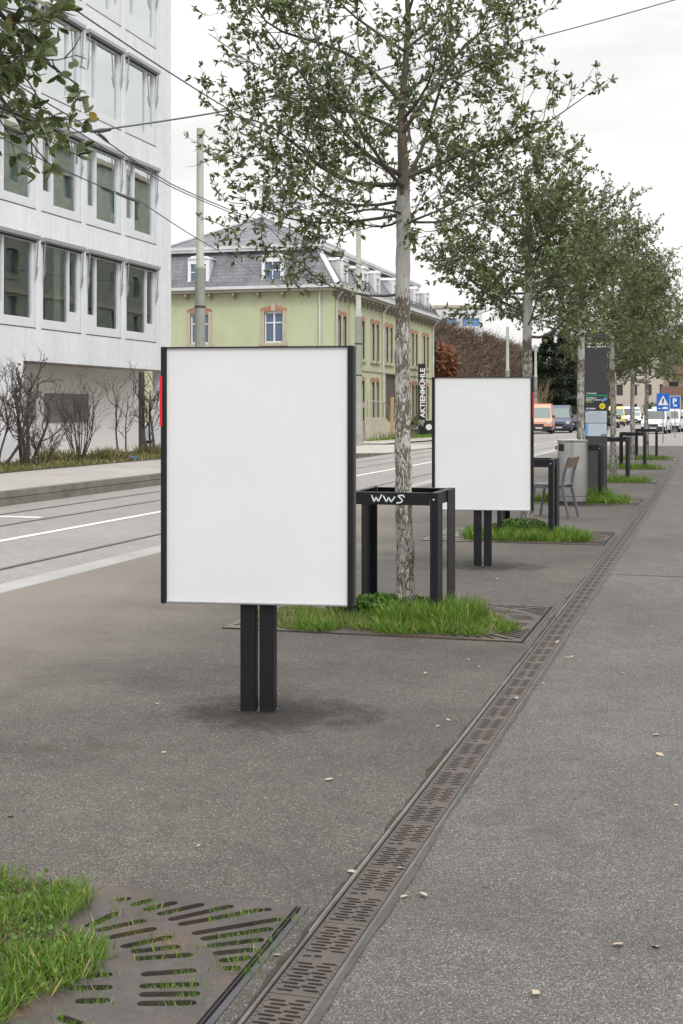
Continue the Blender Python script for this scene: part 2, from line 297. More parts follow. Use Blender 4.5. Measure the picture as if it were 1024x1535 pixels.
RED = M('red_reflector', (.75,.01,.015), .35)
POSTER = M('blank_white_poster', (.722,.732,.748), .42, var=.022, vs=2.2, fine=.012, fs=11, bump=.10, bs=4)
WPAINT = M('white_road_paint', (.62,.61,.59), .8, var=.15, vs=6, fine=.15, fs=60)
YPAINT = M('yellow_road_paint', (.62,.45,.10), .8, var=.15, vs=6, fine=.15, fs=60)
RAIL = M('worn_rail_steel', (.30,.31,.33), .3, .9, var=.2, vs=3)
RAILGAP = M('rail_groove', (.035,.034,.033), .9)
CAST = M('weathered_cast_iron', (.078,.066,.060), .40, .35, var=.3, vs=4, fine=.2, fs=40, bump=.15, bs=90, stain=((.14,.078,.05), 3.0, .50, .74))
DRAIN = M('rusty_drain_iron', (.085,.071,.063), .52, .25, var=.2, vs=3, fine=.2, fs=60, bump=.1, stain=((.12,.08,.058), 4.0, .5, .75))
BARK = barkmat()
DBARK = M('dark_branch_bark', (.085,.076,.060), .9, var=.35, vs=10, bump=.4, bs=60, stain=((.17,.15,.045), 9.0, .62, .75))
TWIG = M('bare_twig_bark', (.075,.058,.048), .9, var=.3, vs=6)
STRAW = M('dry_stem', (.30,.22,.13), .9, var=.3, vs=4)
LEAF = leafmat('evergreen_oak_leaf', (.045,.076,.022), (.160,.205,.065), (.175,.21,.105), ((.36,.27,.05), .988))
LEAFD = leafmat('dense_oak_leaf', (.046,.078,.024), (.165,.205,.066), (.17,.20,.10), ((.30,.27,.06), .985))
CONIF = leafmat('conifer_needles', (.012,.022,.012), (.032,.046,.024), (.03,.04,.025), transl=.05)
GRASS = leafmat('fresh_grass', (.045,.115,.010), (.20,.315,.048), (.13,.235,.03), ((.40,.36,.13), .93), .5, .25)
DGRASS = leafmat('tired_grass', (.10,.11,.035), (.26,.23,.10), (.2,.19,.08), ((.36,.29,.16), .8), .6, .2)
WEED = leafmat('leafy_weed', (.055,.125,.016), (.11,.205,.034), (.10,.18,.04), None, .5, .25)
RUSTLEAF = leafmat('dry_brown_leaf', (.13,.05,.025), (.27,.11,.05), (.2,.09,.045), None, .7, .2)
BRUSH = leafmat('dry_brush', (.055,.042,.030), (.17,.115,.08), (.10,.075,.055), ((.30,.21,.12), .9), .9, .1)
WALLW = M('white_render', (.68,.69,.725), .8, var=.05, vs=.7, fine=.05, fs=5, stain=((.60,.60,.61), .5, .56, .8), streak=.10)
FRAMEW = M('pale_window_frame', (.64,.655,.685), .5, var=.04, vs=2)
BLIND = M('blind_box_metal', (.36,.37,.38), .4, .4)
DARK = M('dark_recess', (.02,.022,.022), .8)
ROOMD = M('dim_room', (.10,.105,.095), .9, var=.3, vs=1)
CURT = M('pale_green_curtain', (.66,.74,.66), .8, var=.1, vs=4)
GLASS = glassmat('coated_window_glass', (.62,.74,.70), .64, 1.55)
GLASSL = glassmat('curtained_window_glass', (.84,.90,.87), .22, 1.5)
GLASS2 = glassmat('plain_window_glass', (.5,.6,.72), .08, 1.5)
BEIGE = M('beige_render', (.47,.42,.36), .8, var=.08, vs=1)
YELL = M('yellow_green_render', (.455,.485,.315), .85, var=.06, vs=.8, fine=.04, fs=12, stain=((.39,.41,.27), .6, .56, .8), streak=.05)
SAND = M('sandstone_trim', (.43,.39,.31), .85, var=.15, vs=3)
ORBR = brickmat('orange_brick', (.40,.17,.09), (.30,.12,.065), (.4,.33,.25), 6)
SLATE = brickmat('slate_roof', (.105,.108,.125), (.145,.147,.165), (.055,.056,.065), 2.6, .55, .5, .03, .45)
ZINC = M('pale_zinc_trim', (.60,.61,.62), .45, .2, var=.15, vs=2)
EAVE = M('eave_timber', (.30,.27,.22), .8, var=.15, vs=3)
POLEM = M('grey_green_pole_paint', (.37,.39,.34), .6, var=.1, vs=2, fine=.06, fs=12, stain=((.27,.28,.24), 2.5, .58, .75))
WIREM = M('overhead_cable', (.05,.07,.085), .5)
WHITEL = M('white_lettering', (.82,.82,.82), .5)
GRAF = M('white_spray_paint', (.72,.76,.80), .6)
BLUE = M('blue_traffic_sign', (.012,.12,.50), .4)
WSIGN = M('white_traffic_sign', (.75,.76,.77), .4)
SLATW = M('weathered_wood_slat', (.17,.12,.085), .7, var=.3, vs=9)
CHAIRM = M('grey_chair_steel', (.10,.11,.125), .45, .2)
TYRE = M('black_tyre', (.015,.015,.016), .85)
RIM = M('grey_wheel_rim', (.35,.35,.36), .35, .7)
CARGL = M('dark_car_glass', (.035,.05,.05), .06, spec=.8)
CARGL2 = M('pale_car_glass', (.12,.17,.16), .06, spec=.9)
BUMP = M('dark_bumper_plastic', (.022,.024,.033), .6)
HEADL = M('headlight_glass', (.65,.66,.66), .12, .2)
TAILL = M('red_tail_light', (.55,.02,.02), .25)
PLATE = M('white_number_plate', (.7,.7,.7), .5)
def paint(n, c): return M(n, c, .28, 0, var=.04, vs=2, spec=.6)

# ================================================================== SETTING
XD0, XD1 = -1.135, -.985                 # drain channel
TREES = [3.05 + 6.47*i for i in range(8)]
TX = -2.2
GX0, GX1, GD = -3.32, -1.20, .84         # grate plan
def sheet(name, xs, ys, mat, dz=0, skip=None, kind='structure', slopef=None):
    mb = MB()
    for i in range(len(xs)-1):
        for j in range(len(ys)-1):
            if skip and skip((xs[i]+xs[i+1])/2, (ys[j]+ys[j+1])/2): continue
            mb.quad(*[(x, y, (slopef or gz)(y)+dz) for x, y in ((xs[i],ys[j]),(xs[i+1],ys[j]),(xs[i+1],ys[j+1]),(xs[i],ys[j+1]))])
    return tag(mb.build(name, mat), kind=kind)
YS = [-6, 50, 110, 400]
sheet('ground', [-900, -3.6, -.9, 900], [-900, -8, 50, 110, 1600], M('town_ground', (.16,.15,.13), .9, var=.2, vs=.2), -.06,
      lambda x, y: -3.6 < x < -.9 and -8 < y < 60)
pys = sorted([-6, 50, 60, 110, 400] + [y+s*GD for y in TREES[:7] for s in (-1, 1)])
sheet('pavement', [-5.72, GX0, GX1, XD0-.012], [y for y in pys if y <= 60], A_LEFT, 0, lambda x, y: GX0 < x < GX1 and any(abs(y-t) < GD for t in TREES[:7]))
sheet('footpath', [XD1+.012, 6], [-6, 50, 110, 400], A_RIGHT)
sheet('side_street', [-5.72, XD1+.012], [60, 64, 110, 400], A_ROAD)
sheet('gutter', [-6.03, -5.72], [-6, 30, 50, 60], GUT, -.004)
sheet('road', [-10.85, -9.1, -6.03], [-6, 50, 110, 400], A_ROAD, -.008)
sheet('parking_lane', [-14.4, -10.85], [58, 110, 400], A_ROAD, -.008)
def slopef(y): return .22 if y < 38 else (.22 - .20*(y-38)/7 if y < 45 else gz(y)+.02)
sheet('far_pavement', [-14.0, -11.03], [-6, 38, 45, 50, 58], A_WALK, 0, slopef=slopef)
sheet('far_pavement', [-18, -14.4], [58, 110, 400], A_WALK, .05)
sheet('forecourt', [-24, -14.0], [39, 45, 50, 58], A_WALK, -.012, slopef=slopef)
# kerb with a dark joint half way up
kb = MB(); ks = [(-6, .22), (38, .22), (45, .02), (58, .0)]
for (y0, h0), (y1, h1) in zip(ks, ks[1:]):
    a = [(-11.03, y0, -.05), (-10.85, y0, -.05), (-10.85, y0, h0*.46), (-10.866, y0, h0*.5), (-10.866, y0, h0*.54), (-10.85, y0, h0*.56), (-10.86, y0, h0+.003), (-11.03, y0, h0+.003)]
    b = [(x, y1, h1*z/h0 if z > 0 and h0 else z) for x, _, z in a]
    kb.add(a+b, [(i, (i+1)%8, 8+(i+1)%8, 8+i) for i in range(8)])
tag(kb.build('kerb', KERB), kind='structure')
sheet('planting_bed', [-16.6, -14.0], [-6, 39], SOIL, .23, slopef=lambda y: 0)
# rails and paint
for X in (-6.64, -9.1, -10.08):
    mb = MB(); mb.quad((X,-6,-.004),(X+.05,-6,-.004),(X+.05+.2*0,50,-.004),(X,50,-.004)); mb.quad((X+.05,50,-.004),(X,50,-.004),(X,130,gz(130)-.004),(X+.05,130,gz(130)-.004))
    tag(mb.build('tram_rail', RAIL), kind='structure')
    mb = MB(); mb.quad((X+.05,-6,-.005),(X+.09,-6,-.005),(X+.09,50,-.005),(X+.05,50,-.005)); tag(mb.build('rail_groove', RAILGAP), kind='structure')
def stripe(x0, x1, y0, y1, mat=WPAINT):
    mb = MB(); mb.quad((x0,y0,gz(y0)-.003),(x1,y0,gz(y0)-.003),(x1,y1,gz(y1)-.003),(x0,y1,gz(y1)-.003)); return tag(mb.build('road_marking', mat), kind='structure')
stripe(-8.07, -7.95, -6, 50); stripe(-8.07, -7.95, 54, 62); stripe(-8.07, -7.95, 68, 76)
stripe(-9.9, -9.2, 16.9, 17.1)
for y in (60, 66, 72): stripe(-6.6, -6.45, y, y+3.5, YPAINT)
for i in range(6): stripe(-4.7+i*.62, -4.4+i*.62, 60.5, 63.5)
jy = G(962, 863).y
mb = MB(); mb.quad((XD1+.03,jy,.003),(5.9,jy,.003),(5.9,jy+.02,.003),(XD1+.03,jy+.02,.003)); tag(mb.build('pavement_joint', M('dark_joint', (.05,.048,.045), .9, var=.4, vs=12)), kind='structure')
# pits below grates and drain
for y in TREES[:7]:
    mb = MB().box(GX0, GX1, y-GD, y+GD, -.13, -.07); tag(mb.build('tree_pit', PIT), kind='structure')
    mb = MB()
    for x in (GX0, GX1): mb.quad((x,y-GD,-.07),(x,y+GD,-.07),(x,y+GD,0),(x,y-GD,0))
    for s in (-1, 1): mb.quad((GX0,y+s*GD,-.07),(GX1,y+s*GD,-.07),(GX1,y+s*GD,0),(GX0,y+s*GD,0))
    tag(mb.build('pit_edge', KERB), kind='structure')

# ------------------------------------------------------------------ drainage channel
def slot(x0, y0, x1, y1, wd, n=3):
    a, b = Vector((x0,y0)), Vector((x1,y1)); t = (b-a).normalized(); p = Vector((-t.y, t.x)); r = wd/2; pts = []
    a, b = a+t*r, b-t*r
    for k in range(n+1): ang = -pi/2 + pi*k/n; pts.append(b + t*cos(ang)*r + p*sin(ang)*r)
    for k in range(n+1): ang = pi/2 + pi*k/n; pts.append(a + t*cos(ang)*r + p*sin(ang)*r)
    return pts
dr = thing('drainage_channel', 'long rusty slotted iron drainage channel running between dark pavement and grey footpath', 'drain', ((XD0+XD1)/2, 0, 0))
hw = (XD1-XD0)/2
polys = [[(-hw+.008,.002),(hw-.008,.002),(hw-.008,.498),(-hw+.008,.498)]]
k = 0; yy = .026
while yy < .468:
    if not (.222 < yy < .268):
        o = .007 if k % 2 else -.005
        polys.append(slot(-.052+o, yy, -.004+o, yy, .0128)); polys.append(slot(.008-o, yy+.0105, .052-o, yy+.0105, .0128))
        polys.append([(-.064,yy+.010),(-.056,yy+.010),(-.056,yy+.014),(-.064,yy+.014)]); polys.append([(.058,yy+.002),(.065,yy+.002),(.065,yy+.006),(.058,yy+.006)])
    k += 1; yy += .0218
polys.append([(-.02,.247),(0,.247),(0,.262),(-.02,.262)])
polys.append([(-.052,.243),(-.03,.243),(-.03,.256),(-.052,.256)])
g0 = curve_mesh('grating', polys, DRAIN, dr, extrude=.006); g0.location = (0, .8, -.007)
for i in range(1, 100): c = g0.copy(); COL.objects.link(c); c.parent = dr; c.location = (0, .8+i*.5, -.007)
mb = MB()
for x in (-hw-.012, hw-.006): mb.box(x+.003, x+.014, .8, 60, -.09, .002)
mb.build('edge_rail', M('edge_iron', (.12,.11,.10), .55, .4, var=.35, vs=5), dr)
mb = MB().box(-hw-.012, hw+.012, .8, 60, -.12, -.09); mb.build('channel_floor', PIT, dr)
# concrete joint strip on the footpath side, ragged
mb = MB(); n = 240; ys = [1+ i*.12 for i in range(n)]
xs = [XD1+.014+.022*(.6+mnoise.noise(Vector((y*1.1, 3, 0)))) + .01*mnoise.noise(Vector((y*6, 8, 0))) for y in ys]
for i in range(n-1): mb.quad((XD1+.010, ys[i], .004), (xs[i], ys[i], .004), (xs[i+1], ys[i+1], .004), (XD1+.010, ys[i+1], .004))
tag(mb.build('joint_strip', M('bitumen_joint', (.058,.055,.052), .8, var=.3, vs=8)), kind='structure')

mb = MB(); n = 900; ys = [1+i*.05 for i in range(n)]
xs = [XD0-.012-max(.002, .012+.026*mnoise.noise(Vector((y*1.7, 5, 0)))+.016*mnoise.noise(Vector((y*9, 2, 0)))) for y in ys]
for i in range(n-1): mb.quad((xs[i], ys[i], .0035), (XD0-.011, ys[i], .0035), (XD0-.011, ys[i+1], .0035), (xs[i+1], ys[i+1], .0035))
tag(mb.build('mossy_dirt_edge', M('mossy_dirt', (.030,.028,.018), .95, var=.5, vs=14)), kind='structure')
# ------------------------------------------------------------------ tree grates
C8 = 1280/1.0
def c8(x, y): p = G(x/1.829, 1280+y/1.829); return (p.x, p.y)
raw = [(430,175,560,145),(487,203,723,160),(525,228,772,186),(548,243,750,213),(567,262,725,243),(582,283,702,270),(598,303,690,293),(607,323,661,322),
       (460,190,640,150),(393,163,487,140),(358,150,420,133),(318,137,360,128),(235,210,325,168),(262,220,398,190),(290,240,430,212),(330,265,472,235),
       (358,278,495,262),(365,297,530,285),(385,340,540,328),(380,372,548,367),(380,395,550,393),(375,420,540,418),(200,300,300,290),(195,345,310,340),(190,378,310,375),(190,428,290,425)]
CX, CY = TX-.06, TREES[0]
QS = [(*c8(a,b), *c8(c,d)) for a,b,c,d in raw]
SLOTS = []
for x0,y0,x1,y1 in QS:
    x0-=CX; x1-=CX; y0-=CY; y1-=CY
    if min(y0, y1) < -.02 or max(abs(x0),abs(x1)) > 1.03 or max(y0,y1) > GD-.04: continue
    if min(sqrt(x0*x0+y0*y0), sqrt(x1*x1+y1*y1)) < .35: continue
    for sx_ in (1, -1):
        for sy_ in (1, -1):
            if min(x0, x1)*1 < -.05: continue
            SLOTS.append((x0*sx_, y0*sy_+(.03 if sy_ > 0 else -.03)*(y0 < .05), x1*sx_, y1*sy_+(.03 if sy_ > 0 else -.03)*(y1 < .05)))
gx0, gx1 = GX0-CX+.01, GX1-CX-.035
polys = [[(gx0,-GD+.012),(gx1,-GD+.012),(gx1,GD-.012),(gx0,GD-.012)]]
polys.append([(.31*cos(2*pi*k/28), .31*sin(2*pi*k/28)) for k in range(28)])
for s in SLOTS: polys.append(slot(*s, .031, 4))
for sx_ in (1, -1):
    for sy_ in (1, -1): polys.append([(sx_*.93+.014*cos(2*pi*k/8)+(.02 if sx_>0 else 0), sy_*.77+.014*sin(2*pi*k/8)) for k in range(8)])
GL = ['weathered iron tree grate with long slots at the front left corner, beside the drain', 'iron tree grate under tall grass at the base of the graffiti marked guard', 'iron tree grate under the second tree, behind the smaller billboard',
      'iron tree grate beside the litter bin and chair', 'iron tree grate just beyond the dark information pillar', 'iron tree grate second beyond the information pillar', 'iron tree grate of the farthest guard in the row']
for i in range(7):
    t = thing('tree_grate', GL[i], 'tree grate', (CX, TREES[i], 0), 0, 'tree grates along the pavement')
    if i == 0: gp = curve_mesh('plate', polys, CAST, t, extrude=.009); gp.location = (0,0,.0)
    else: c = gp.copy(); COL.objects.link(c); c.parent = t
    if i == 0:
        fr = MB().box(gx1+.016, GX1-CX+.0, -GD, GD, -.06, .003).box(gx1+.003, gx1+.006, -GD, GD, -.06, .003).build('frame', BLACK2, t)
    else: c = fr.copy(); COL.objects.link(c); c.parent = t

# ================================================================== FOLIAGE TOOLS
def rot_frames(dirs, seed_n):
    d = dirs / np.linalg.norm(dirs, axis=1)[:, None]; r = seed_n - d * np.sum(seed_n*d, 1)[:, None]; r /= (np.linalg.norm(r, axis=1)[:, None]+1e-9)
    return d, r, np.cross(d, r)
LEAF_T = (np.array([[0,0,0],[.35,.42,.05],[.35,-.42,.05],[.72,.36,.0],[.72,-.36,.0],[1,0,-.10],[.35,0,-.03],[.72,0,-.08]]),
          [np.array([[0,2,6],[0,6,1],[3,7,5],[7,4,5]]), np.array([[1,6,7,3],[6,2,4,7]])])
lob = [(0,.03),(.10,.10),(.2,.30),(.27,.26),(.38,.46),(.45,.36),(.58,.50),(.64,.37),(.76,.40),(.82,.26),(.91,.22)]
_v = [[u, 0, -.12*u*u] for u, _ in lob] + [[u, v, .04-.12*u*u] for u, v in lob] + [[u, -v, .04-.12*u*u] for u, v in lob] + [[1, 0, -.14]]
_n = len(lob)
LOBED_T = (np.array(_v, float), [np.array([[i, i+1, _n+i+1, _n+i] for i in range(_n-1)] + [[i, 2*_n+i, 2*_n+i+1, i+1] for i in range(_n-1)]), np.array([[_n-1, 3*_n, 2*_n-1], [_n-1, 3*_n-1, 3*_n]])])
NEED_T = (np.array([[0,.5,0],[0,-.5,0],[1,0,0]]), [np.array([[0,1,2]])])
def scatter(tmpl, P, D, N, Ln, Wd):
    d, r, n = rot_frames(D, N); tv, tf = tmpl; k = len(tv)
    # u along d, v along r, h along n
    V = P[:,None,:] + tv[None,:,0:1]*Ln[:,None,None]*d[:,None,:] + tv[None,:,1:2]*Wd[:,None,None]*r[:,None,:] + tv[None,:,2:3]*Ln[:,None,None]*n[:,None,:]
    off = (np.arange(len(P))*k)[:,None,None]
    return V.reshape(-1,3), [(f[None]+off).reshape(-1, f.shape[1]) for f in tf]
rng = np.random.default_rng(11)
def wob(p, q, n, amp, lift=0, rg=random):
    p, q = Vector(p), Vector(q); L_ = (q-p).length; out = []
    o = Vector((rg.uniform(-1,1), rg.uniform(-1,1), rg.uniform(-1,1)))*amp*L_; o2 = Vector((rg.uniform(-1,1), rg.uniform(-1,1), rg.uniform(-1,1)))*amp*L_*.5
    for i in range(n+1):
        t = i/n; out.append(p.lerp(q, t) + o*sin(pi*t) + o2*sin(2*pi*t) + Vector((0,0,lift*L_*(t*t-t))))
    return out
def grow(seed, trunk, limbs, env, n2=7, n3=6, lpt=16, leaf=(.035,.062), sparse=0.0, l2=(.35,.75), l3=(.12,.32)):
    """limbs: list of polylines with base radius. Returns wood tube list and leaf arrays"""
    rg = random.Random(seed); tubes = []; P = []; D = []
    for pts, r0 in limbs:
        tubes.append((pts, [r0*(1-.82*i/(len(pts)-1)) for i in range(len(pts))], 6))
        Ltot = sum((pts[i+1]-pts[i]).length for i in range(len(pts)-1)); m = len(pts)-1
        k2 = max(3, int(n2*Ltot))
        for j in range(k2+1):
            t = .22 + .78*(j+rg.random()*.7)/k2; t = min(t, 1); f = t*m; i = min(int(f), m-1); base = pts[i].lerp(pts[i+1], f-i); dirn = (pts[i+1]-pts[i]).normalized()
            side = Vector((rg.gauss(0,1), rg.gauss(0,1), rg.gauss(.15,.7))); side -= dirn*side.dot(dirn); side.normalize()
            dd = (dirn*rg.uniform(.3,.9) + side*rg.uniform(.6,1)).normalized(); L2 = rg.uniform(*l2)*(1.1-.55*t)
            if j == k2: dd = dirn
            end = base + dd*L2
            if not env(end): continue
            s2 = wob(base, end, 4, .09, .25, rg); r2 = max(.0035, r0*.33*(1-.5*t)); tubes.append((s2, [r2*(1-.7*q/4) for q in range(5)], 4))
            k3 = max(2, int(n3*L2/.5))
            for q in range(k3+1):
                u = .25+.75*(q+rg.random()*.6)/k3; u = min(u, 1); f = u*4; i2 = min(int(f), 3); b3 = s2[i2].lerp(s2[i2+1], f-i2); d3 = (s2[i2+1]-s2[i2]).normalized()
                sd = Vector((rg.gauss(0,1), rg.gauss(0,1), rg.gauss(.2,.8))).normalized(); dd3 = (d3*rg.uniform(.4,1)+sd*.8).normalized(); L3 = rg.uniform(*l3)
                e3 = b3+dd3*L3
                if not env(e3) or rg.random() < sparse: continue
                s3 = wob(b3, e3, 2, .08, .15, rg); tubes.append((s3, [.0028,.0022,.0015], 3))
                nl = int(lpt*rg.uniform(.6,1.3)*L3/.22)+4
                for z in range(nl):
                    a = min(1, .18+.82*(z+rg.random())/nl) if z < nl-5 else 1.0
                    f = a*2; i3 = min(int(f), 1); P.append(s3[i3].lerp(s3[i3+1], f-i3)); dd4 = (s3[i3+1]-s3[i3]).normalized()
                    sv = Vector((rg.gauss(0,1), rg.gauss(0,1), rg.gauss(0,.8))).normalized(); D.append(dd4*(.55 if a < 1 else .8)+sv*.85+Vector((0,0,-.12)))
    P = np.array([tuple(p) for p in P]); D = np.array([tuple(p) for p in D]); n = len(P)
    r2 = np.random.default_rng(seed)
    N = np.stack([r2.normal(0,1,n), r2.normal(0,1,n), r2.normal(0,.45,n)], 1)
    Ln = r2.uniform(leaf[0], leaf[1], n); Wd = Ln*r2.uniform(.40,.56,n)
    return tubes, (P, D, N, Ln, Wd)
def trunk_mesh(pts, rad, n=24, amp=.115, seed=0):
    mb = MB(); fine = []; fr = []
    for i in range(len(pts)-1):
        k = max(2, int((pts[i+1]-pts[i]).length/.03))
        for j in range(k): fine.append(pts[i].lerp(pts[i+1], j/k)); fr.append(rad[i]+(rad[i+1]-rad[i])*j/k)
    fine.append(pts[-1]); fr.append(rad[-1]); mb.tube(fine, fr, n)
    for i in range(len(fine)*n):
        p = Vector(mb.v[i]); c = fine[i//n]; o = p-c; q = Vector((o.x*14/max(fr[i//n],.01)*.05, o.y*14/max(fr[i//n],.01)*.05, p.z*7+seed*9))
        mb.v[i] = tuple(c + o*(1+amp*mnoise.noise(q*1.0)+amp*.7*mnoise.noise(q*2.7)))
    return mb
def build_tree(root, trunk, rad, tubes, lf, leafm, tmpl=LEAF_T, seed=0):
    trunk_mesh(trunk, rad, seed=seed).build('trunk', BARK, root, smooth=True)
    mb = MB()
    for pts, r, n in tubes: mb.tube(pts, r, n, cap=False)
    mb.build('branches', DBARK, root, smooth=True)
    V, fs = scatter(tmpl, *lf); np_mesh('foliage', V, fs, leafm, root); print('leaves', len(lf[0]))
RIGHTV = Vector((C_, S_, 0)); FWDV = Vector((-S_, C_, 0))
def rnd_limbs(rg, trunk, z0, z1, n, Rf, elev=(8,50), r0=.022):
    limbs = []
    for i in range(n):
        t = (i+rg.random()*.8)/n; z = z0+(z1-z0)*t
        for k in range(len(trunk)-1):
            if trunk[k].z <= z <= trunk[k+1].z: b = trunk[k].lerp(trunk[k+1], (z-trunk[k].z)/(trunk[k+1].z-trunk[k].z)); break
        else: b = trunk[-1].copy()
        az = i*2.399+rg.uniform(-.5,.5); el = R(rg.uniform(*elev)+18*t); L_ = Rf(t)*rg.uniform(.75,1.12)
        e = b+Vector((cos(az)*cos(el), sin(az)*cos(el), sin(el)))*L_
        limbs.append((wob(b, e, 6, .07, .30, rg), r0*(1-.55*t)*(.7+.5*rg.random())))
    return limbs

# ------------------------------------------------------------------ street trees
TL = ['street tree whose lobed leafy branch hangs into the top left of the picture', 'nearest full evergreen tree, with whitewashed trunk rising through the graffiti marked guard', 'second evergreen tree, its trunk hidden below by the smaller billboard',
      'evergreen tree behind the steel litter bin', 'evergreen tree just right of the dark information pillar', 'evergreen tree second beyond the information pillar', 'farthest evergreen tree of the row, behind the last guard']
TG = 'evergreen street trees along the pavement'
# tree 1: limbs follow the photograph
rg = random.Random(5)
t1 = thing('street_tree', TL[1], 'tree', (TX, TREES[1], -.05), 0, TG)
trunk = [Vector(p) for p in ((0,0,0),(.0,.0,.5),(-.018,0,1.2),(-.022,.01,2.0),(-.02,.01,2.6),(-.012,.0,3.2),(-.035,.03,3.75),(.012,.05,4.4),(-.02,.02,5.3),(.05,.03,6.2))]
rad = [.078,.064,.060,.056,.053,.046,.027,.020,.013,.007]
def rel(dr_, df, z, z0): return RIGHTV*dr_+FWDV*df+Vector((-.012,0,z0)), z
limbs = []
def limb(z0, dr_, df, z1, r0, lift=.25, amp=.06):
    b = Vector((-.015,0,z0)); e = RIGHTV*dr_+FWDV*df+Vector((0,0,z1)); limbs.append((wob(b, e, 10, amp*2.1, lift, rg), r0*.82))
limb(3.26, 1.25, -.15, 3.80, .024, .35)      # long right limb
limb(3.24, .95, .35, 4.55, .022)
limb(3.28, -1.05, -.2, 4.35, .026, .3)
limb(3.22, -1.40, .1, 3.75, .024, .25)
limb(3.20, -.75, -.55, 4.6, .022)
limb(2.46, -.85, -.1, 2.72, .018, .55, .08)    # low left limb
limb(2.95, .95, .2, 3.15, .014, .2)
limb(2.9, .55, -.5, 3.3, .014, .2)
limb(3.0, -1.20, .15, 3.10, .016, .1)
limb(3.1, -1.30, -.25, 3.35, .016, .2)
limb(3.0, -.55, .6, 3.2, .015, .2)
limb(3.0, -.6, -.65, 2.95, .014, -.2)
limb(3.6, -1.45, .1, 4.35, .02, .2)
limb(3.6, .85, -.3, 4.3, .02, .2)
limb(3.8, -1.15, -.3, 4.75, .02, .2)
limb(3.9, .80, .2, 4.7, .018, .2)
limb(3.7, .1, -.95, 4.3, .018, .2)
limb(3.5, .15, 1.0, 4.2, .018, .2)
limb(2.95, .30, .75, 3.4, .015, .2)
limb(4.2, .6, .5, 5.4, .016); limb(4.2, -.7, .3, 5.3, .016); limb(4.4, -.3, -.7, 5.4, .016); limb(4.7, .4, -.4, 5.8, .012); limb(4.8, -.4, .1, 6.0, .012); limb(5.2, .2, .2, 6.5, .01)
def env1(p):
    r_ = p.dot(RIGHTV); z = p.z
    if z < 2.38: return False
    if r_ > 0 and z < 3.0 and r_ > .55: return False
    if r_ > 1.28 and z > 4.12: return False
    lim = 1.62 if z < 4.9 else 1.62-.55*(z-4.9)
    return p.x*p.x+p.y*p.y < lim*lim
tb, lf = grow(21, trunk, limbs, env1, n2=8.6, n3=7.0, lpt=14, leaf=(.028,.060), sparse=.16)
build_tree(t1, trunk, rad, tb, lf, LEAF, seed=1)
# tree 0: only its hanging branches reach into the picture
rg = random.Random(8)
t0 = thing('street_tree', TL[0], 'tree', (TX, TREES[0], -.05), 0, TG)
trunk0 = [Vector(p) for p in ((0,0,0),(.01,0,.6),(-.01,0,1.6),(0,.01,2.5),(0,.01,3.1),(.02,0,4.0),(0,.02,4.9),(.02,.02,5.6))]
l0 = rnd_limbs(rg, trunk0, 3.2, 5.2, 26, lambda t: 1.9*(1-.5*t), (12,45), .022)  # unseen crown above the frame, spread wide to shade the front pavement
base0 = Vector((TX, TREES[0], -.05))
hang = []
def hl(st, px, py, Z, r0, lift=-.1):
    e = W3(px, py, Z)-base0; hang.append((wob(st, e, 6, .05, lift, rg), r0))
b0 = Vector((0,.01,2.75)); 
hl(b0, 118, 128, 4.55, .014); hl(b0, 55, 225, 4.40, .012, -.25); hl(b0, 15, 165, 4.25, .012); hl(b0, 60, 30, 4.5, .012); hl(b0, 20, 95, 4.6, .01); hl(b0, 78, 180, 4.6, .009,-.2)
tbh, lfh = grow(31, trunk0, hang, lambda p: True, n2=9, n3=8, lpt=9, leaf=(.036,.060), sparse=.05, l2=(.10,.22), l3=(.06,.12))
def keep0(lf):
    P = lf[0]+np.array(base0); Z = P[:,1]*C_-P[:,0]*S_; px = 512+(P[:,0]*C_+P[:,1]*S_)/Z*F; py = YH-(P[:,2]-H)/Z*F
    return px, py
px, py = keep0(lfh)
k_ = (px < 135) & (py < 262) & ~((px > 96) & (py < 95) & (py > 20)); lfh = tuple(a[k_] for a in lfh)
tbc, lfc = grow(32, trunk0, l0, lambda p: p.z > 3.15, n2=5, n3=5, lpt=9, leaf=(.045,.07), sparse=.1)
def tb_ok(t):
    p = Vector(t[0][-1])+base0; Z = p.y*C_-p.x*S_; x = 512+(p.x*C_+p.y*S_)/Z*F; y = YH-(p.z-H)/Z*F
    return not ((x > 130 and y > -10) or y > 262 and x > 0)
tbh = [t for t in tbh if tb_ok(t)]
trunk_mesh(trunk0, [.08,.066,.06,.056,.052,.034,.02,.01], seed=2).build('trunk', BARK, t0, smooth=True)
mb = MB()
for pts, r, n in tbh+tbc: mb.tube(pts, r, n, cap=False)
mb.build('branches', DBARK, t0, smooth=True)
lfa = tuple(np.concatenate([a, b]) for a, b in zip(lfh, lfc))
V, fs = scatter(LOBED_T, lfa[0], lfa[1], lfa[2], lfa[3], lfa[4]*1.15); np_mesh('foliage', V, fs, LEAF, t0)
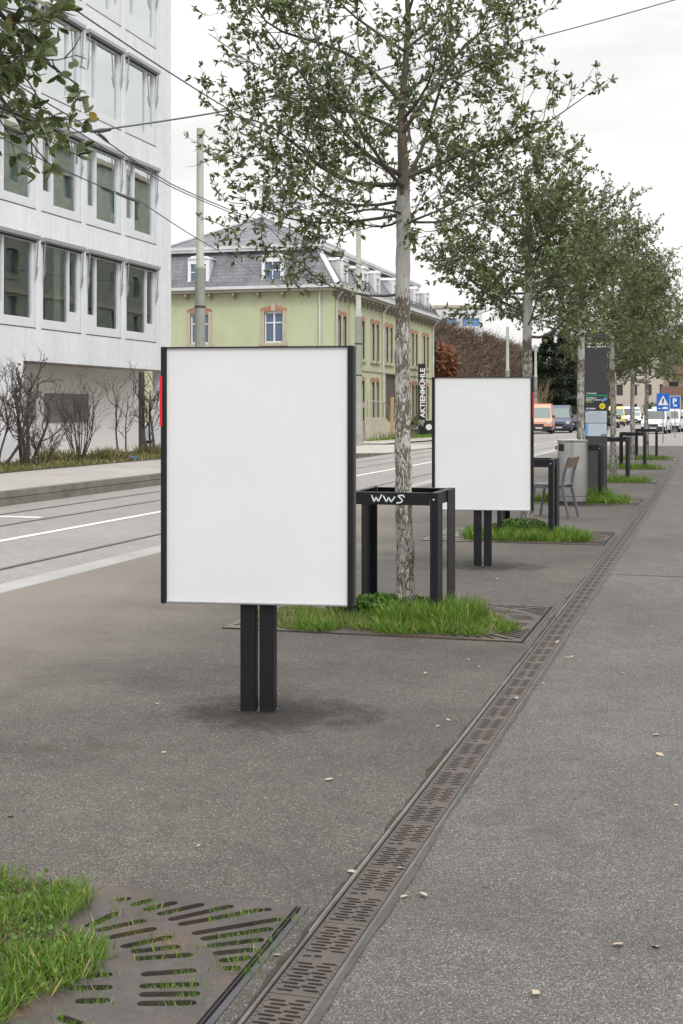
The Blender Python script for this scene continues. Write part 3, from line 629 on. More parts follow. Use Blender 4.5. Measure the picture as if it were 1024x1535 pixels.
# trees 2.. : three grown crowns, then turned copies
def row_tree(i, seed, top, Rm, zb, n, loc, leafm, lpt=13, n2=7.6):
    rg = random.Random(seed); t = thing('street_tree', TL[i], 'tree', loc, 0, TG)
    tr = [Vector((rg.uniform(-.03,.03)*(k > 0), rg.uniform(-.03,.03)*(k > 0), z)) for k, z in enumerate((0,.8,1.6,zb,zb+.6,zb+1.2,zb+1.9,top*.93))]
    rd = [.078,.066,.060,.055,.046,.034,.022,.008]
    lm = rnd_limbs(rg, tr, zb-.05, top*.9, n, lambda q: Rm*(1.08-.25*abs(q-.2)-.5*q*q), (2,42), .02)
    tb, lf = grow(seed+50, tr, lm, lambda p: p.z > zb-.25 and p.x*p.x+p.y*p.y < (Rm*1.15)**2, n2=n2, n3=6.5, lpt=lpt, leaf=(.042,.075), sparse=.04)
    build_tree(t, tr, rd, tb, lf, leafm, seed=seed); return t
t2 = row_tree(2, 41, 4.6, 1.12, 2.45, 22, (TX+.0, TREES[2], -.05), LEAFD)
t3 = row_tree(3, 45, 5.3, 1.35, 2.80, 23, (TX+.03, TREES[3], -.05), LEAFD)
t4 = row_tree(4, 47, 5.7, 1.6, 2.40, 27, (TX+.06, TREES[4], -.05), LEAFD)
copy_tree(t4, None, (TX+.06, TREES[5], -.05), 2.1, TL[5]).scale = (.97, .97, 1.03)
copy_tree(t4, None, (TX+.10, TREES[6], -.05), 4.0, TL[6]).scale = (1.05, 1.05, 1.0)

# ------------------------------------------------------------------ tree guards
GUL = ['black steel tree guard with white graffiti on its top rail', 'black steel tree guard half hidden behind the smaller billboard', 'black steel tree guard in front of the dark information pillar',
       'black steel tree guard just right of the information pillar', 'black steel tree guard second beyond the information pillar', 'farthest black steel tree guard of the row']
gw = .328
def guard():
    t = thing('tree_guard', GUL[0], 'tree guard', (TX-.02, TREES[1], -.04), 0, 'tree guards along the pavement')
    for sx_ in (-1, 1):
        for sy_ in (-1, 1):
            mb = MB(); x, y = sx_*gw, sy_*gw
            mb.box(*sorted((x, x-sx_*.055)), *sorted((y, y-sy_*.010)), 0, .975)
            mb.box(*sorted((x, x-sx_*.010)), *sorted((y-sy_*.016, y-sy_*(.18 if sy_ < 0 else .27))), 0, .972)
            mb.box(*sorted((x-sx_*.004, x-sx_*.05)), *sorted((y-sy_*.0095, y-sy_*.0165)), .10, .95)
            p = mb.build('post', BLACK, t, bevel=.002)
            MB().lathe([(.009,-.004),(.008,.002),(.004,.004)], 8, (0,0,0)).build('bolt', ALU, p).matrix_local = Matrix.Translation((x-sx_*.028, y+sy_*.002, .925)) @ Matrix.Rotation(pi/2*sy_*-1 if sy_ < 0 else -pi/2, 4, 'X')
    for s in (-1, 1):
        a = MB(); a.box(-gw+.057, gw-.057, *sorted((s*(gw-.001), s*(gw-.009))), .885, .973); a.box(-gw+.057, gw-.057, *sorted((s*(gw-.0095), s*(gw-.05))), .966, .973); a.build('top_rail', BLACK, t, bevel=.0015)
        a = MB(); a.box(*sorted((s*(gw-.011), s*(gw-.019))), -gw+.02, gw-.02, .885, .9735); a.box(*sorted((s*(gw-.0195), s*(gw-.055))), -gw+.052, gw-.052, .9665, .9735); a.build('top_rail', BLACK, t, bevel=.0015)
        MB().box(-gw+.057, gw-.057, *sorted((s*(gw-.001), s*(gw-.012))), .05, .10).build('bottom_rail', BLACK, t)
        MB().box(*sorted((s*(gw-.011), s*(gw-.02))), -gw+.185, gw-.275, .05, .10).build('bottom_rail', BLACK, t)
    return t
gd = guard()
for i, n in enumerate((2, 3, 4, 5, 6)): copy_tree(gd, None, (TX-.02+.02*n, TREES[n], -.04), None, GUL[i+1])
# graffiti strokes on the first guard
def stroke(mb, pts, wd, y, sc, ox, oz):
    for a, b in zip(pts, pts[1:]): mb.bar((ox+a[0]*sc, y, oz+a[1]*sc), (ox+b[0]*sc, y, oz+b[1]*sc), wd, .0008, up=(0,1,0))
mb = MB()
for k, st in enumerate(([(0,1),(.35,.1),(.62,.75),(.95,.15),(1.45,1.1)], [(1.65,.95),(2.1,.12),(2.4,.75),(2.75,.12),(3.3,.85)], [(4.6,.75),(4.45,1.05),(3.7,.98),(4.35,.35),(4.15,.08),(3.5,-.02)])):
    stroke(mb, st, .0088, -gw-.0012-.0006*k, .052, -.150, .900)
mb.build('graffiti', GRAF, gd)

# ------------------------------------------------------------------ billboards
def billboard(label, loc, rz, red_side):
    t = thing('billboard', label, 'billboard', loc, rz, 'blank poster billboards on the pavement')
    W_, z0, z1 = .462, .545, 1.835
    MB().box(-W_+.001, W_-.001, -.048, -.040, z0+.008, z1-.0055).build('poster', POSTER, t)
    MB().box(-W_-.001, W_+.001, -.038, .055, z0+.004, z1-.004).build('case', BLACK, t, bevel=.003)
    for s in (-1, 1):
        a = MB(); a.box(*sorted((s*(W_+.002), s*(W_+.028))), -.062, .066, z0-.004, z1+.003)
        f = a.build('side_frame', BLACK, t, bevel=.004)
        MB().box(*sorted((s*(W_+.0282), s*(W_+.031))), -.030, .034, z0+.0, z1).build('inlay', BLACK2, f)
        if s == red_side: MB().box(*sorted((s*(W_+.0195), s*(W_+.0325))), -.0645, -.0625, z1-.40, z1-.145).build('reflector', RED, f)
    MB().box(-W_, W_, -.058, -.0385, z1-.0052, z1+.001).build('top_rail', BLACK, t, bevel=.001)
    MB().box(-W_, W_, -.056, -.0385, z0-.002, z0+.0075).build('bottom_rail', ALU, t, bevel=.002)
    for s in (-1, 1):
        x = s*.049; a = MB(); a.box(x-.037, x+.037, -.03, -.022, 0, z0+.003); a.box(x+s*.030, x+s*.038, -.0219, .05, 0, z0+.003); a.box(x-s*.038, x-s*.030, -.0219, .05, 0, z0+.003)
        a.build('post', BLACK, t, bevel=.002)
    MB().box(-.098, .098, -.04, .06, .001, .006).build('base_plate', BLACK, t, bevel=.002)
    return t
billboard('larger blank white billboard in black frame, nearest the camera', (TX-.03, 6.36, 0), R(7.5), -1)
billboard('smaller looking blank white billboard between the two nearest tree guards', (TX-.0, 12.86, 0), R(7.5), 1)

# post-foot dirt with contact shading painted into it, repeated under the bin
def dirt_shade():
    m = bpy.data.materials.new('dirt_contact_shade'); m.use_nodes = True; t = m.node_tree; b = t.nodes['Principled BSDF']; b.inputs['Base Color'].default_value = (.022,.019,.016,1); b.inputs['Roughness'].default_value = .9; l = t.links.new
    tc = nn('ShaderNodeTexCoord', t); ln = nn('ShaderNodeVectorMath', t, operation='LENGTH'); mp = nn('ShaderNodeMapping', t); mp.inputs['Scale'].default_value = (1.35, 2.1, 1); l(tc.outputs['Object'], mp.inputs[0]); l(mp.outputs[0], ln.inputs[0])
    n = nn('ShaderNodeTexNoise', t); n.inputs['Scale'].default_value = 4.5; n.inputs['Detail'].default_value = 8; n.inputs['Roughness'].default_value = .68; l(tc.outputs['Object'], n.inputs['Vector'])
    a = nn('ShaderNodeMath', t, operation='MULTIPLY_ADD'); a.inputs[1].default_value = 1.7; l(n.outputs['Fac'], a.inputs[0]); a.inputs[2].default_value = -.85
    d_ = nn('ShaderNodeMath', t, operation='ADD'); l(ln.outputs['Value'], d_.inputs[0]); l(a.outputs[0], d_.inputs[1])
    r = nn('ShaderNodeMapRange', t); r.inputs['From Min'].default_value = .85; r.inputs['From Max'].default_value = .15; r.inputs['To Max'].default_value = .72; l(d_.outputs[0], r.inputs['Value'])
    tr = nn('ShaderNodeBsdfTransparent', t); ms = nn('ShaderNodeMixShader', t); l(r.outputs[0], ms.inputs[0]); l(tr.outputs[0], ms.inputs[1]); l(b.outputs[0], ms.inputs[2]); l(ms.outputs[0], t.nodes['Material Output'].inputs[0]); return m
DIRT_SHADE = dirt_shade()
for y in (6.36, 12.86, 21.5): tag(MB().quad((-1.0,-.85,0),(1.0,-.85,0),(1.0,.85,0),(-1.0,.85,0)).build('dirt_contact_shade', DIRT_SHADE, loc=(TX+.05, y-.02, .0035)), kind='structure')
# ------------------------------------------------------------------ grass
BLADE_T = (np.array([[0,.5,0],[0,-.5,0],[.4,.42,.03],[.4,-.42,.03],[.75,.28,-.06],[.75,-.28,-.06],[1,0,-.2]]), [np.array([[0,1,3,2],[2,3,5,4]]), np.array([[4,5,6]])])
ROUND_T = (np.array([[0,0,0],[.3,.4,.06],[.3,-.4,.06],[.75,.42,.03],[.75,-.42,.03],[1,0,-.05]]), [np.array([[0,2,1],[3,4,5]]), np.array([[1,2,4,3]])])
def grass(name, pts, hts, mat, label=None, tilt=.45, wid=.005, tmpl=BLADE_T, r=None, kind='stuff'):
    r = r or rng; n = len(pts)
    D = np.stack([r.normal(0,tilt,n), r.normal(0,tilt,n), np.ones(n)], 1); N = r.normal(0,1,(n,3))
    V, fs = scatter(tmpl, np.asarray(pts), D, N, np.asarray(hts), np.full(n, wid)*r.uniform(.7,1.4,n)); o = np_mesh(name, V, fs, mat); return tag(o, label, None, None, kind)
def blob(n, cx, cy, rx, ry, z=0, edge=.6, r=rng, sq=2.0):
    out = []
    while len(out) < n:
        x, y = r.uniform(-1,1), r.uniform(-1,1); q = (abs(x)**sq+abs(y)**sq)**(1/sq); lim = .8+.3*mnoise.noise(Vector((x*2.5+cx, y*2.5+cy*3, 0)))
        if q < lim and r.random() < 1-edge*q: out.append((cx+x*rx, cy+y*ry, z))
    return np.array(out)
# near grate: thick tuft round the (hidden) trunk, plus sprouts out of the slots
p = blob(15000, CX+.02, TREES[0]+.10, .80, .84, -.006, .5); p = p[(p[:,0] < CX+.66)]
def clumpy(p, lo, hi): return np.array([lo+(hi-lo)*max(0, min(1, .5+1.1*mnoise.noise(Vector((x*6, y*6, 1.3)))))*random.uniform(.55,1.15) for x, y, _ in p])
grass('grass', p, clumpy(p, .034, .088), GRASS, tilt=.6, wid=.0045)
q = p[rng.random(len(p)) < .17]; grass('grass', q, rng.uniform(.03,.10,len(q)), DGRASS, tilt=.7, wid=.004)
q = blob(2600, CX+.0, TREES[0]+.12, .80, .82, 0, .4); q[:,2] = rng.uniform(.0,.05,len(q)); grass('weeds', q, rng.uniform(.010,.020,len(q)), WEED, tilt=1.0, wid=.012, tmpl=ROUND_T)
sp = []
for x0,y0,x1,y1 in SLOTS:
    for c in range(random.choice((1,1,2,2,3))):
        t = random.random(); cx_, cy_ = x0+(x1-x0)*t, y0+(y1-y0)*t
        for _ in range(random.randint(60, 150)): q = random.gauss(0,.028); sp.append((CX+cx_+q*(1 if abs(x1-x0) > abs(y1-y0) else .2), TREES[0]+cy_+random.gauss(0,.006)+q*(y1-y0)/(abs(x1-x0)+.05)*(1 if x1>x0 else -1), -.03))
sp = np.array(sp); grass('grass', sp, rng.uniform(.035,.06,len(sp)), GRASS, tilt=.75, wid=.0045)
# second grate
p = blob(16000, TX-.05, TREES[1]-.25, 1.15, .64, -.02, .4, sq=2.6); grass('grass', p, clumpy(p, .03, .15), GRASS, tilt=.6, wid=.0055)
q = p[rng.random(len(p)) < .16]; grass('grass', q, rng.uniform(.05,.15,len(q)), DGRASS, tilt=.7, wid=.005)
p = blob(1500, TX+.36, TREES[1]-.12, .30, .28, -.02, .6); grass('grass', p, rng.uniform(.10,.25,len(p)), GRASS, tilt=.28, wid=.006)
p = blob(500, TX-.62, TREES[1]-.5, .5, .3, -.02, .6); grass('grass', p, rng.uniform(.06,.15,len(p)), DGRASS, wid=.006)
def weeds(cx, cy, rx, ry, hmax, n):
    p = blob(n, cx, cy, rx, ry, 0, .3); p[:,2] = rng.uniform(0, 1, n)**.7*hmax*(1-.6*((p[:,0]-cx)**2/rx**2+(p[:,1]-cy)**2/ry**2)); grass('weeds', p, rng.uniform(.018,.034,n), WEED, tilt=1.0, wid=.022, tmpl=ROUND_T)
weeds(TX-.12, TREES[1]-.02, .50, .30, .16, 3400)
p = blob(2200, TX+.22, TREES[1]-.43, .40, .15, -.02, .5); grass('grass', p, rng.uniform(.08,.24,len(p)), GRASS, tilt=.38, wid=.006)
for i, n in ((2, 6000), (3, 6000), (4, 2600), (5, 2600), (6, 2600)):
    y = TREES[i]; p = blob(n, TX+.05, y-.25, .95, .55, -.02, .4, sq=2.4); grass('grass', p, rng.uniform(.06,.20,n), GRASS, wid=.010)
    if i < 4: weeds(TX-.05, y-.05, .46, .34, .22, 2200)
p = blob(500, TX+.3, TREES[3]-.2, .3, .3, -.02, .5); grass('grass', p, rng.uniform(.15,.34,len(p)), GRASS, tilt=.28, wid=.010)

# ------------------------------------------------------------------ chair
ch = thing('chair', 'grey steel chair with brown slatted back beside the litter bin, facing left', 'chair', (TX-.03, 18.95, 0), R(90+12))
# local: faces -Y... seat front at -y, back at +y (then turned so the front points to -X)
for s in (-1, 1):
    x = s*.235
    MB().tube([(x,-.20,.44),(x,-.235,.22),(x,-.27,0)], .018, 8).build('front_leg', CHAIRM, ch, True)
    MB().tube([(x,.29,0),(x,.235,.25),(x,.19,.44),(x,.215,.62),(x,.29,.86)], [.02,.021,.023,.021,.018], 8).build('back_leg', CHAIRM, ch, True)
    MB().bar((x,-.22,.432),(x,.20,.432),.03,.03).build('side_rail', CHAIRM, ch)
for i in range(5): y = -.21+i*.095; MB().box(-.25,.25,y-.04,y+.04,.452,.478).build('seat_slat', CHAIRM, ch, bevel=.004)
a = MB(); a.bar((-.25,.262,.78),(.25,.262,.78),.022,.15,up=(0,.28,1)); a.build('backrest', SLATW, ch, bevel=.004)
ch.rotation_euler = (0,0,R(-100))

# ------------------------------------------------------------------ litter bin
bn = thing('litter_bin', 'round brushed stainless steel litter bin behind the chair', 'litter bin', (-2.23, 21.5, 0))
MB().lathe([(.215,.0),(.215,.06)], 40).build('base', BLACK2, bn)
MB().lathe([(.225,.062),(.238,.066),(.238,.14)], 48).build('body', STEEL, bn, True)
MB().lathe([(.234,.1402),(.234,.15)], 48).build('joint', BLACK2, bn)
MB().lathe([(.238,.1502),(.238,.97),(.236,1.0)], 48).build('body', STEEL, bn, True)
MB().lathe([(.24,1.0005),(.244,1.006),(.244,1.035),(.236,1.04),(.14,1.042),(.12,1.02),(.02,1.02)], 48).build('lid', ALU, bn, True)
a = MB(); n = 10
for k in range(n):
    a0 = R(208+k*3.4); a1 = R(208+(k+1)*3.4); r_ = .2395
    a.quad((r_*cos(a0),r_*sin(a0),.86),(r_*cos(a1),r_*sin(a1),.86),(r_*cos(a1),r_*sin(a1),.975),(r_*cos(a0),r_*sin(a0),.975))
a.build('opening', DARK, bn)
a = MB(); a.bar((-.235,-.10,.91),(-.262,-.10,.91),.03,.06); a.build('ashtray', BLACK2, bn)

# ------------------------------------------------------------------ information pillar
ip = thing('information_pillar', 'tall dark grey information pillar with timetable and map panels', 'information pillar', (TX+.0, 25.4, 0), R(6))
MB().box(-.205, .205, -.07, .07, .0, 2.93).build('body', DGREY, ip, bevel=.004)
fy = -.0705
MB().box(-.2, .2, fy-.006, fy, 1.50, 1.85).build('header_panel', M('header_dark', (.03,.035,.04), .3), ip)
MB().box(-.2, .2, fy-.008, fy-.0062, 1.765, 1.80).build('green_band', M('green_band', (.01,.20,.10), .4), ip)
text('header_text', 'Dreirosenbr', .036, WHITEL, ip, (-.17, fy-.009, 1.815), (pi/2,0,0), .0008)
text('header_text', 'Kleinhüningen', .034, WHITEL, ip, (-.18, fy-.009, 1.728), (pi/2,0,0), .001)
text('header_text', 'Bahnhof – Reg.Hof', .034, WHITEL, ip, (-.18, fy-.009, 1.692), (pi/2,0,0), .001)
text('header_text', 'Badischer', .032, M('yellow_green_lettering', (.45,.5,.1), .5), ip, (-.18, fy-.009, 1.655), (pi/2,0,0), .0008)
text('header_text', 'SCHINEN', .040, WHITEL, ip, (-.18, fy-.009, 1.525), (pi/2,0,0), .001)
bd = MB().lathe([(.055,0),(.055,.004)], 28).build('badge', M('yellow_badge', (.75,.62,.02), .45), ip); bd.location = (.115, fy-.0065, 1.585); bd.rotation_euler = (pi/2,0,0)
text('badge_number', '20', .055, DARK, bd, (-.034,-.02,.0042), (0,0,0), .001, ext=.0005)
MB().bar((.10, fy-.0075, 1.68), (.2, fy-.0075, 1.735), .05, .001, up=(0,1,0)).build('blue_corner', M('blue_corner', (.16,.25,.5), .4), ip)
SHEET = M('pale_timetable_paper', (.46,.53,.60), .35, var=.04, vs=8)
for z0, z1, nm in ((1.275,1.495,'timetable'), (1.025,1.262,'map')):
    s = MB().box(-.195, .195, fy-.005, fy, z0, z1).build(nm, SHEET, ip)
    if nm == 'timetable':
        MB().box(-.19,-.14,fy-.0062,fy-.0051,z1-.03,z1-.006).build('blue_tab', M('light_blue_tab', (.12,.35,.65), .4), s)
        a = MB(); ln = M('timetable_print', (.22,.25,.30), .5)
        for x in (-.13,-.07,-.02,.03,.09,.14): a.box(x, x+.003, fy-.006, fy-.0051, z0+.04, z1-.05)
        for k in range(7): a.box(-.18,.17,fy-.0066,fy-.0061,z0+.03+k*.02,z0+.032+k*.02)
        a.box(0,.10,fy-.0066,fy-.0061,z1-.04,z1-.03); a.build('print', ln, s)
    else:
        MB().box(-.193,-.145,fy-.0062,fy-.0051,z0+.004,z1-.004).build('blue_margin', M('blue_margin', (.12,.36,.66), .4), s)
        MB().box(.09,.19,fy-.0062,fy-.0051,z0+.006,z0+.035).build('legend', M('legend_grey', (.10,.16,.18), .4), s)
        a = MB()
        for k in range(14): 
            x, z = random.uniform(-.12,.17), random.uniform(z0+.05,z1-.03); q = random.uniform(0,pi); a.bar((x,fy-.0056,z),(x+.05*cos(q),fy-.0056,min(z+.05*sin(q), z1-.01)),.003,.0008,up=(0,1,0))
        a.build('street_lines', M('map_print', (.33,.40,.42), .5), s)
text('stop_number', '17', .085, WHITEL, ip, (-.17, fy-.002, 2.815), (pi/2,0,0), .0015)
text('stop_name', 'Kleinhüningen', .052, WHITEL, ip, (-.17, fy-.002, 2.745), (pi/2,0,0), .0012)
text('stop_name', 'Bahnhof Bad. A 4', .050, WHITEL, ip, (-.17, fy-.002, 2.685), (pi/2,0,0), .0012)

# ------------------------------------------------------------------ traffic signs
def sign(label, base, htop, w_, h_, faces, frame):
    t = thing('traffic_sign', label, 'road sign', base, R(8), 'blue traffic signs by the parked vans')
    MB().tube([(0,0,0),(0,0,htop-.02)], .03, 10).build('post', ALU, t, True)
    p = MB().box(-w_/2, w_/2, -.05, -.035, htop-h_, htop).build('plate', frame, t, bevel=.01)
    MB().box(-w_/2+.03, w_/2-.03, -.0525, -.0502, htop-h_+.03, htop-.03).build('blue_field', BLUE, p) if frame is not BLUE else None
    faces(p); return t
def f1(p):
    MB().prism([(-.25,1.87-.0),(.25,1.87),(0,2.34)], lambda u,v,w_: (u,w_,v-.02), -.053, -.0505).build('white_triangle', WSIGN, p)
    a = MB(); P_ = lambda u,v,w_: (u,w_,v); a.prism([(-.05,1.93),(.02,1.93),(.03,2.06),(.05,2.1),(.0,2.2),(-.045,2.1)], P_, -.055, -.0532); a.build('walking_figure', DARK, p)
    MB().prism([(-.02,1.66),(.22,1.66),(.24,1.72),(.13,1.77),(.02,1.76),(-.05,1.70)], P_, -.053, -.0505).build('vehicle_symbol', WSIGN, p)
    MB().box(-.25,-.1,-.053,-.0505,1.67,1.70).build('dash', WSIGN, p)
s1p = G(994, 662); s2p = G(1012, 655)
b = G(994, 661); b.z = gz(b.y)
Zs = b.y*C_-b.x*S_
sign('blue square sign with white triangle in front of the white van', (b.x, b.y, b.z), 2.42, .62, .86, f1, BLUE)
b = G(1012, 651); b.z = gz(b.y)
def f2(p):
    text('letter', 'P', .50, WHITEL, p, (-.16, -.0535, 2.1), (pi/2,0,0), .012)
    MB().box(-.10,.12,-.055,-.0527,1.95,2.06).build('parking_disc', WSIGN, p)
sign('white framed blue parking sign with letter P', (b.x, b.y, b.z), 2.60, .66, .82, f2, WSIGN)

# ------------------------------------------------------------------ vehicles (nose points to -Y)
VAN = [(0,.32),(-.02,.62),(.05,.95),(.55,1.18),(1.25,2.05),(1.6,2.28),(4.9,2.30),(5.0,2.1),(5.05,.9),(5.05,.32)]
MVAN = [(0,.30),(-.02,.55),(.08,.88),(.85,1.10),(1.65,1.80),(2.0,1.93),(4.6,1.93),(4.72,1.75),(4.80,.95),(4.80,.30)]
HATCH = [(0,.28),(-.03,.50),(.12,.72),(1.0,.92),(1.85,1.42),(2.5,1.49),(3.5,1.43),(3.98,1.02),(4.1,.85),(4.1,.28)]
SUV = [(0,.34),(-.03,.6),(.1,.9),(1.05,1.08),(1.8,1.62),(2.4,1.70),(4.0,1.66),(4.4,1.15),(4.5,.95),(4.5,.34)]
def vehicle(name, label, cat, prof, W_, body, loc, rz, glass=CARGL, bumper=BUMP, ws=(3,4), rear=(7,8), grp='vehicles parked along the street', belt=1.0, extra=None):
    t = thing(name, label, cat, loc, rz, grp); hw = W_/2; n = len(prof); top = max(z for _, z in prof); Lg = max(y for y, _ in prof)
    def hx(z): return hw*(1-.16*max(0, (z-belt))/(top-belt)) if z > belt else hw*(1-.05*max(0, .5-z))
    mb = MB(); ring = []
    for f in (-1, -.93, .93, 1):
        ring.append([(hx(z)*f, y+(.05 if abs(f) == 1 and (y < Lg*.5) else (-.05 if abs(f) == 1 else 0)), z-(.03 if abs(f) == 1 and z > belt else 0)) for y, z in prof])
    for i in range(3): mb.add(ring[i]+ring[i+1], [(k, (k+1)%n, n+(k+1)%n, n+k) for k in range(n)])
    mb.add(ring[0], [tuple(range(n))]); mb.add(ring[3], [tuple(range(n))[::-1]])
    mb.build('body', body, t, bevel=.03)
    def panel(nm, i, j, a, b_, ins, mat, off=.012):
        (y0,z0),(y1,z1) = prof[i], prof[j]; p = Vector((y0,z0)).lerp(Vector((y1,z1)), a); q = Vector((y0,z0)).lerp(Vector((y1,z1)), b_); tt = (q-p).normalized(); nrm = Vector((-tt.y, tt.x))
        e = p+nrm*off; f = q+nrm*off; mb = MB()
        vs = [(-(hx(p.y)-ins), e.x, e.y), (hx(p.y)-ins, e.x, e.y), (hx(q.y)-ins, f.x, f.y), (-(hx(q.y)-ins), f.x, f.y)]; g_ = [(x, y-nrm.x*.02, z-nrm.y*.02) for x, y, z in vs]
        mb.add(vs+g_, [(0,1,2,3),(4,7,6,5),(0,4,5,1),(1,5,6,2),(2,6,7,3),(3,7,4,0)]); return mb.build(nm, mat, t)
    panel('windscreen', ws[0], ws[1], .06, .97, .10, glass); panel('rear_window', rear[0]-(0), rear[1], .10, .62 if prof[rear[0]][1]-prof[rear[1]][1] > .6 else .9, .12, glass)
    # side glass
    ytop0 = prof[ws[1]][0]+.12; ybot0 = prof[ws[0]][0]+.42; zt = min(prof[ws[1]][1], top)-.10; zb = max(belt, prof[ws[0]][1])+.06
    for s in (-1, 1):
        yend = Lg-.45 if prof is not VAN else ytop0+.75
        if yend > ytop0+1.2:
            mid = (ytop0+yend)/2; segs = [(ybot0, ytop0, mid-.04, mid-.04), (mid+.04, mid+.04, yend-.12, yend)]
        else: segs = [(ybot0, ytop0, yend, yend)]
        for yb0, yt0, yt1, yb1 in segs:
            pts = [(s*(hx(zb)+.006), yb0, zb), (s*(hx(zt)+.006), yt0, zt), (s*(hx(zt)+.006), yt1, zt), (s*(hx(zb)+.006), yb1, zb)]
            pin = [(x-s*.02, y, z) for x, y, z in pts]
            MB().add(pts+pin, [(0,1,2,3),(7,6,5,4),(0,4,5,1),(1,5,6,2),(2,6,7,3),(3,7,4,0)]).build('side_window', CARGL, t)
        MB().bar((s*hw, ybot0+.05, zb+.08), (s*(hw+.17), ybot0+.02, zb+.12), .10, .20).build('mirror', BUMP, t, bevel=.02)
        zl = prof[2][1]-.10
        MB().box(*sorted((s*(hw-.10), s*(hw-.42))), prof[2][0]-.07, prof[2][0]+.06, zl-.10, zl+.08).build('headlight', HEADL, t, bevel=.02)
        ry = prof[rear[1]][0]; zr = .95 if prof in (VAN, MVAN) else .82
        MB().box(*sorted((s*(hw-.02), s*(hw-.18))), Lg-.08, Lg+.012, zr-.05, zr+.32 if prof in (VAN, MVAN) else zr+.12).build('tail_light', TAILL, t, bevel=.015)
        for yw in (Lg*.18, Lg*.80):
            r_ = .33 if prof in (VAN, MVAN, SUV) else .30
            w_ = MB().lathe([(r_*.6,-.10),(r_*.97,-.10),(r_,-.07),(r_,.07),(r_*.97,.10),(r_*.6,.10)], 20, (s*(hw-.085), yw, r_), 'x').build('wheel', TYRE, t, True)
            MB().lathe([(r_*.62,-.103),(r_*.62,.103)], 16, (s*(hw-.085), yw, r_), 'x').build('rim', RIM, w_)
    MB().box(-hw+.02, hw-.02, -.07, .10, .22, .58).build('bumper', bumper, t, bevel=.04)
    MB().box(-hw+.02, hw-.02, Lg-.10, Lg+.06, .24, .56).build('bumper', bumper if prof is not MVAN else body, t, bevel=.04)
    MB().box(-.26,.26,-.085,-.068,.40,.50).build('number_plate', PLATE, t); MB().box(-.26,.26,Lg+.061,Lg+.072,.58,.68).build('number_plate', PLATE, t)
    MB().box(-.38,.38,prof[1][0]-.03,prof[1][0]+.06,.62,.76).build('grille', DARK, t, bevel=.01)
    if extra: extra(t)
    return t
def put(px, Z, dy=0): p = W3(px, 0, Z); return (p.x, p.y, gz(p.y)+dy)
SALM = paint('salmon_paint', (.60,.29,.21)); NAVY = paint('dark_blue_paint', (.05,.07,.12)); BLK = paint('black_car_paint', (.02,.022,.026)); SILV = paint('silver_car_paint', (.42,.44,.46)); WHT = paint('white_car_paint', (.72,.73,.74)); YLW = paint('yellow_van_paint', (.72,.52,.13)); REDC = paint('red_car_paint', (.45,.03,.03)); PBLUE = paint('pale_blue_van_paint', (.48,.55,.60))
R0 = R(4)
def rack(t): MB().box(-.8,.8,2.0,4.6,2.30,2.36).build('roof_rack', SALM, t)
vehicle('parked_van', 'salmon orange van with dark bumper parked facing the camera', 'van', VAN, 2.0, SALM, put(808, 103), R0, CARGL2, extra=rack)
vehicle('parked_van', 'dark blue van parked right behind the salmon orange van', 'van', VAN, 1.95, NAVY, put(838, 110), R0, CARGL2)
vehicle('parked_car', 'black hatchback with red tail lights parked behind the dark blue van', 'car', HATCH, 1.75, BLK, put(859, 124), R0+pi)
vehicle('parked_car', 'silver hatchback parked behind the black hatchback', 'car', HATCH, 1.75, SILV, put(872, 128), R0)
vehicle('parked_van', 'white minivan parked left of the information pillar', 'van', MVAN, 1.85, WHT, put(884, 136), R0)
vehicle('parked_car', 'small grey car in front of the yellow van', 'car', HATCH, 1.75, SILV, put(916, 140), R0)
vehicle('parked_van', 'yellow van seen between two tree trunks beyond the information pillar', 'van', VAN, 1.95, YLW, put(924, 152), R0, CARGL2)
vehicle('parked_van', 'white van parked just right of the yellow van', 'van', VAN, 1.9, WHT, put(936, 165), R0)
def lampson(t):
    for o in t.children:
        if o.name.startswith('headlight'): o.data.materials.clear(); o.data.materials.append(LAMP)
LAMP = bpy.data.materials.new('lit_headlamp'); LAMP.use_nodes = True; LAMP.node_tree.nodes['Principled BSDF'].inputs['Emission Color'].default_value = (1,.93,.7,1); LAMP.node_tree.nodes['Principled BSDF'].inputs['Emission Strength'].default_value = 3
vehicle('oncoming_car', 'white oncoming car with its headlights on', 'car', SUV, 1.85, WHT, put(951, 168), R0, CARGL2, extra=lampson, grp='vehicles driving on the road')
vehicle('oncoming_van', 'pale blue van driving behind the white oncoming car', 'van', VAN, 1.95, PBLUE, put(950, 182), R0, CARGL2, grp='vehicles driving on the road')
def taxi(t): MB().box(-.55,.35,3.9,4.3,1.94,2.12).build('roof_box', WHT, t, bevel=.03)
p = put(979, 104.5); vehicle('parked_van', 'white van seen from behind, with a white box on its roof', 'van', MVAN, 1.9, WHT, p, R(-4)+0, extra=taxi)
p = put(1001, 113); vehicle('parked_van', 'second white van from the left in the row by the signs', 'van', MVAN, 1.9, WHT, p, R(-4))
p = put(1013, 120); vehicle('parked_van', 'third white van in the row, behind the parking sign', 'van', MVAN, 1.9, WHT, p, R(-4))
p = put(1024, 127); vehicle('parked_car', 'red car at the right edge beyond the white vans', 'car', SUV, 1.8, REDC, p, R(-4))
vehicle('parked_car', 'silver car in the passage between white and yellow buildings', 'car', SUV, 1.8, SILV, (-19.5, 43.9, .10), R(-90), CARGL2)

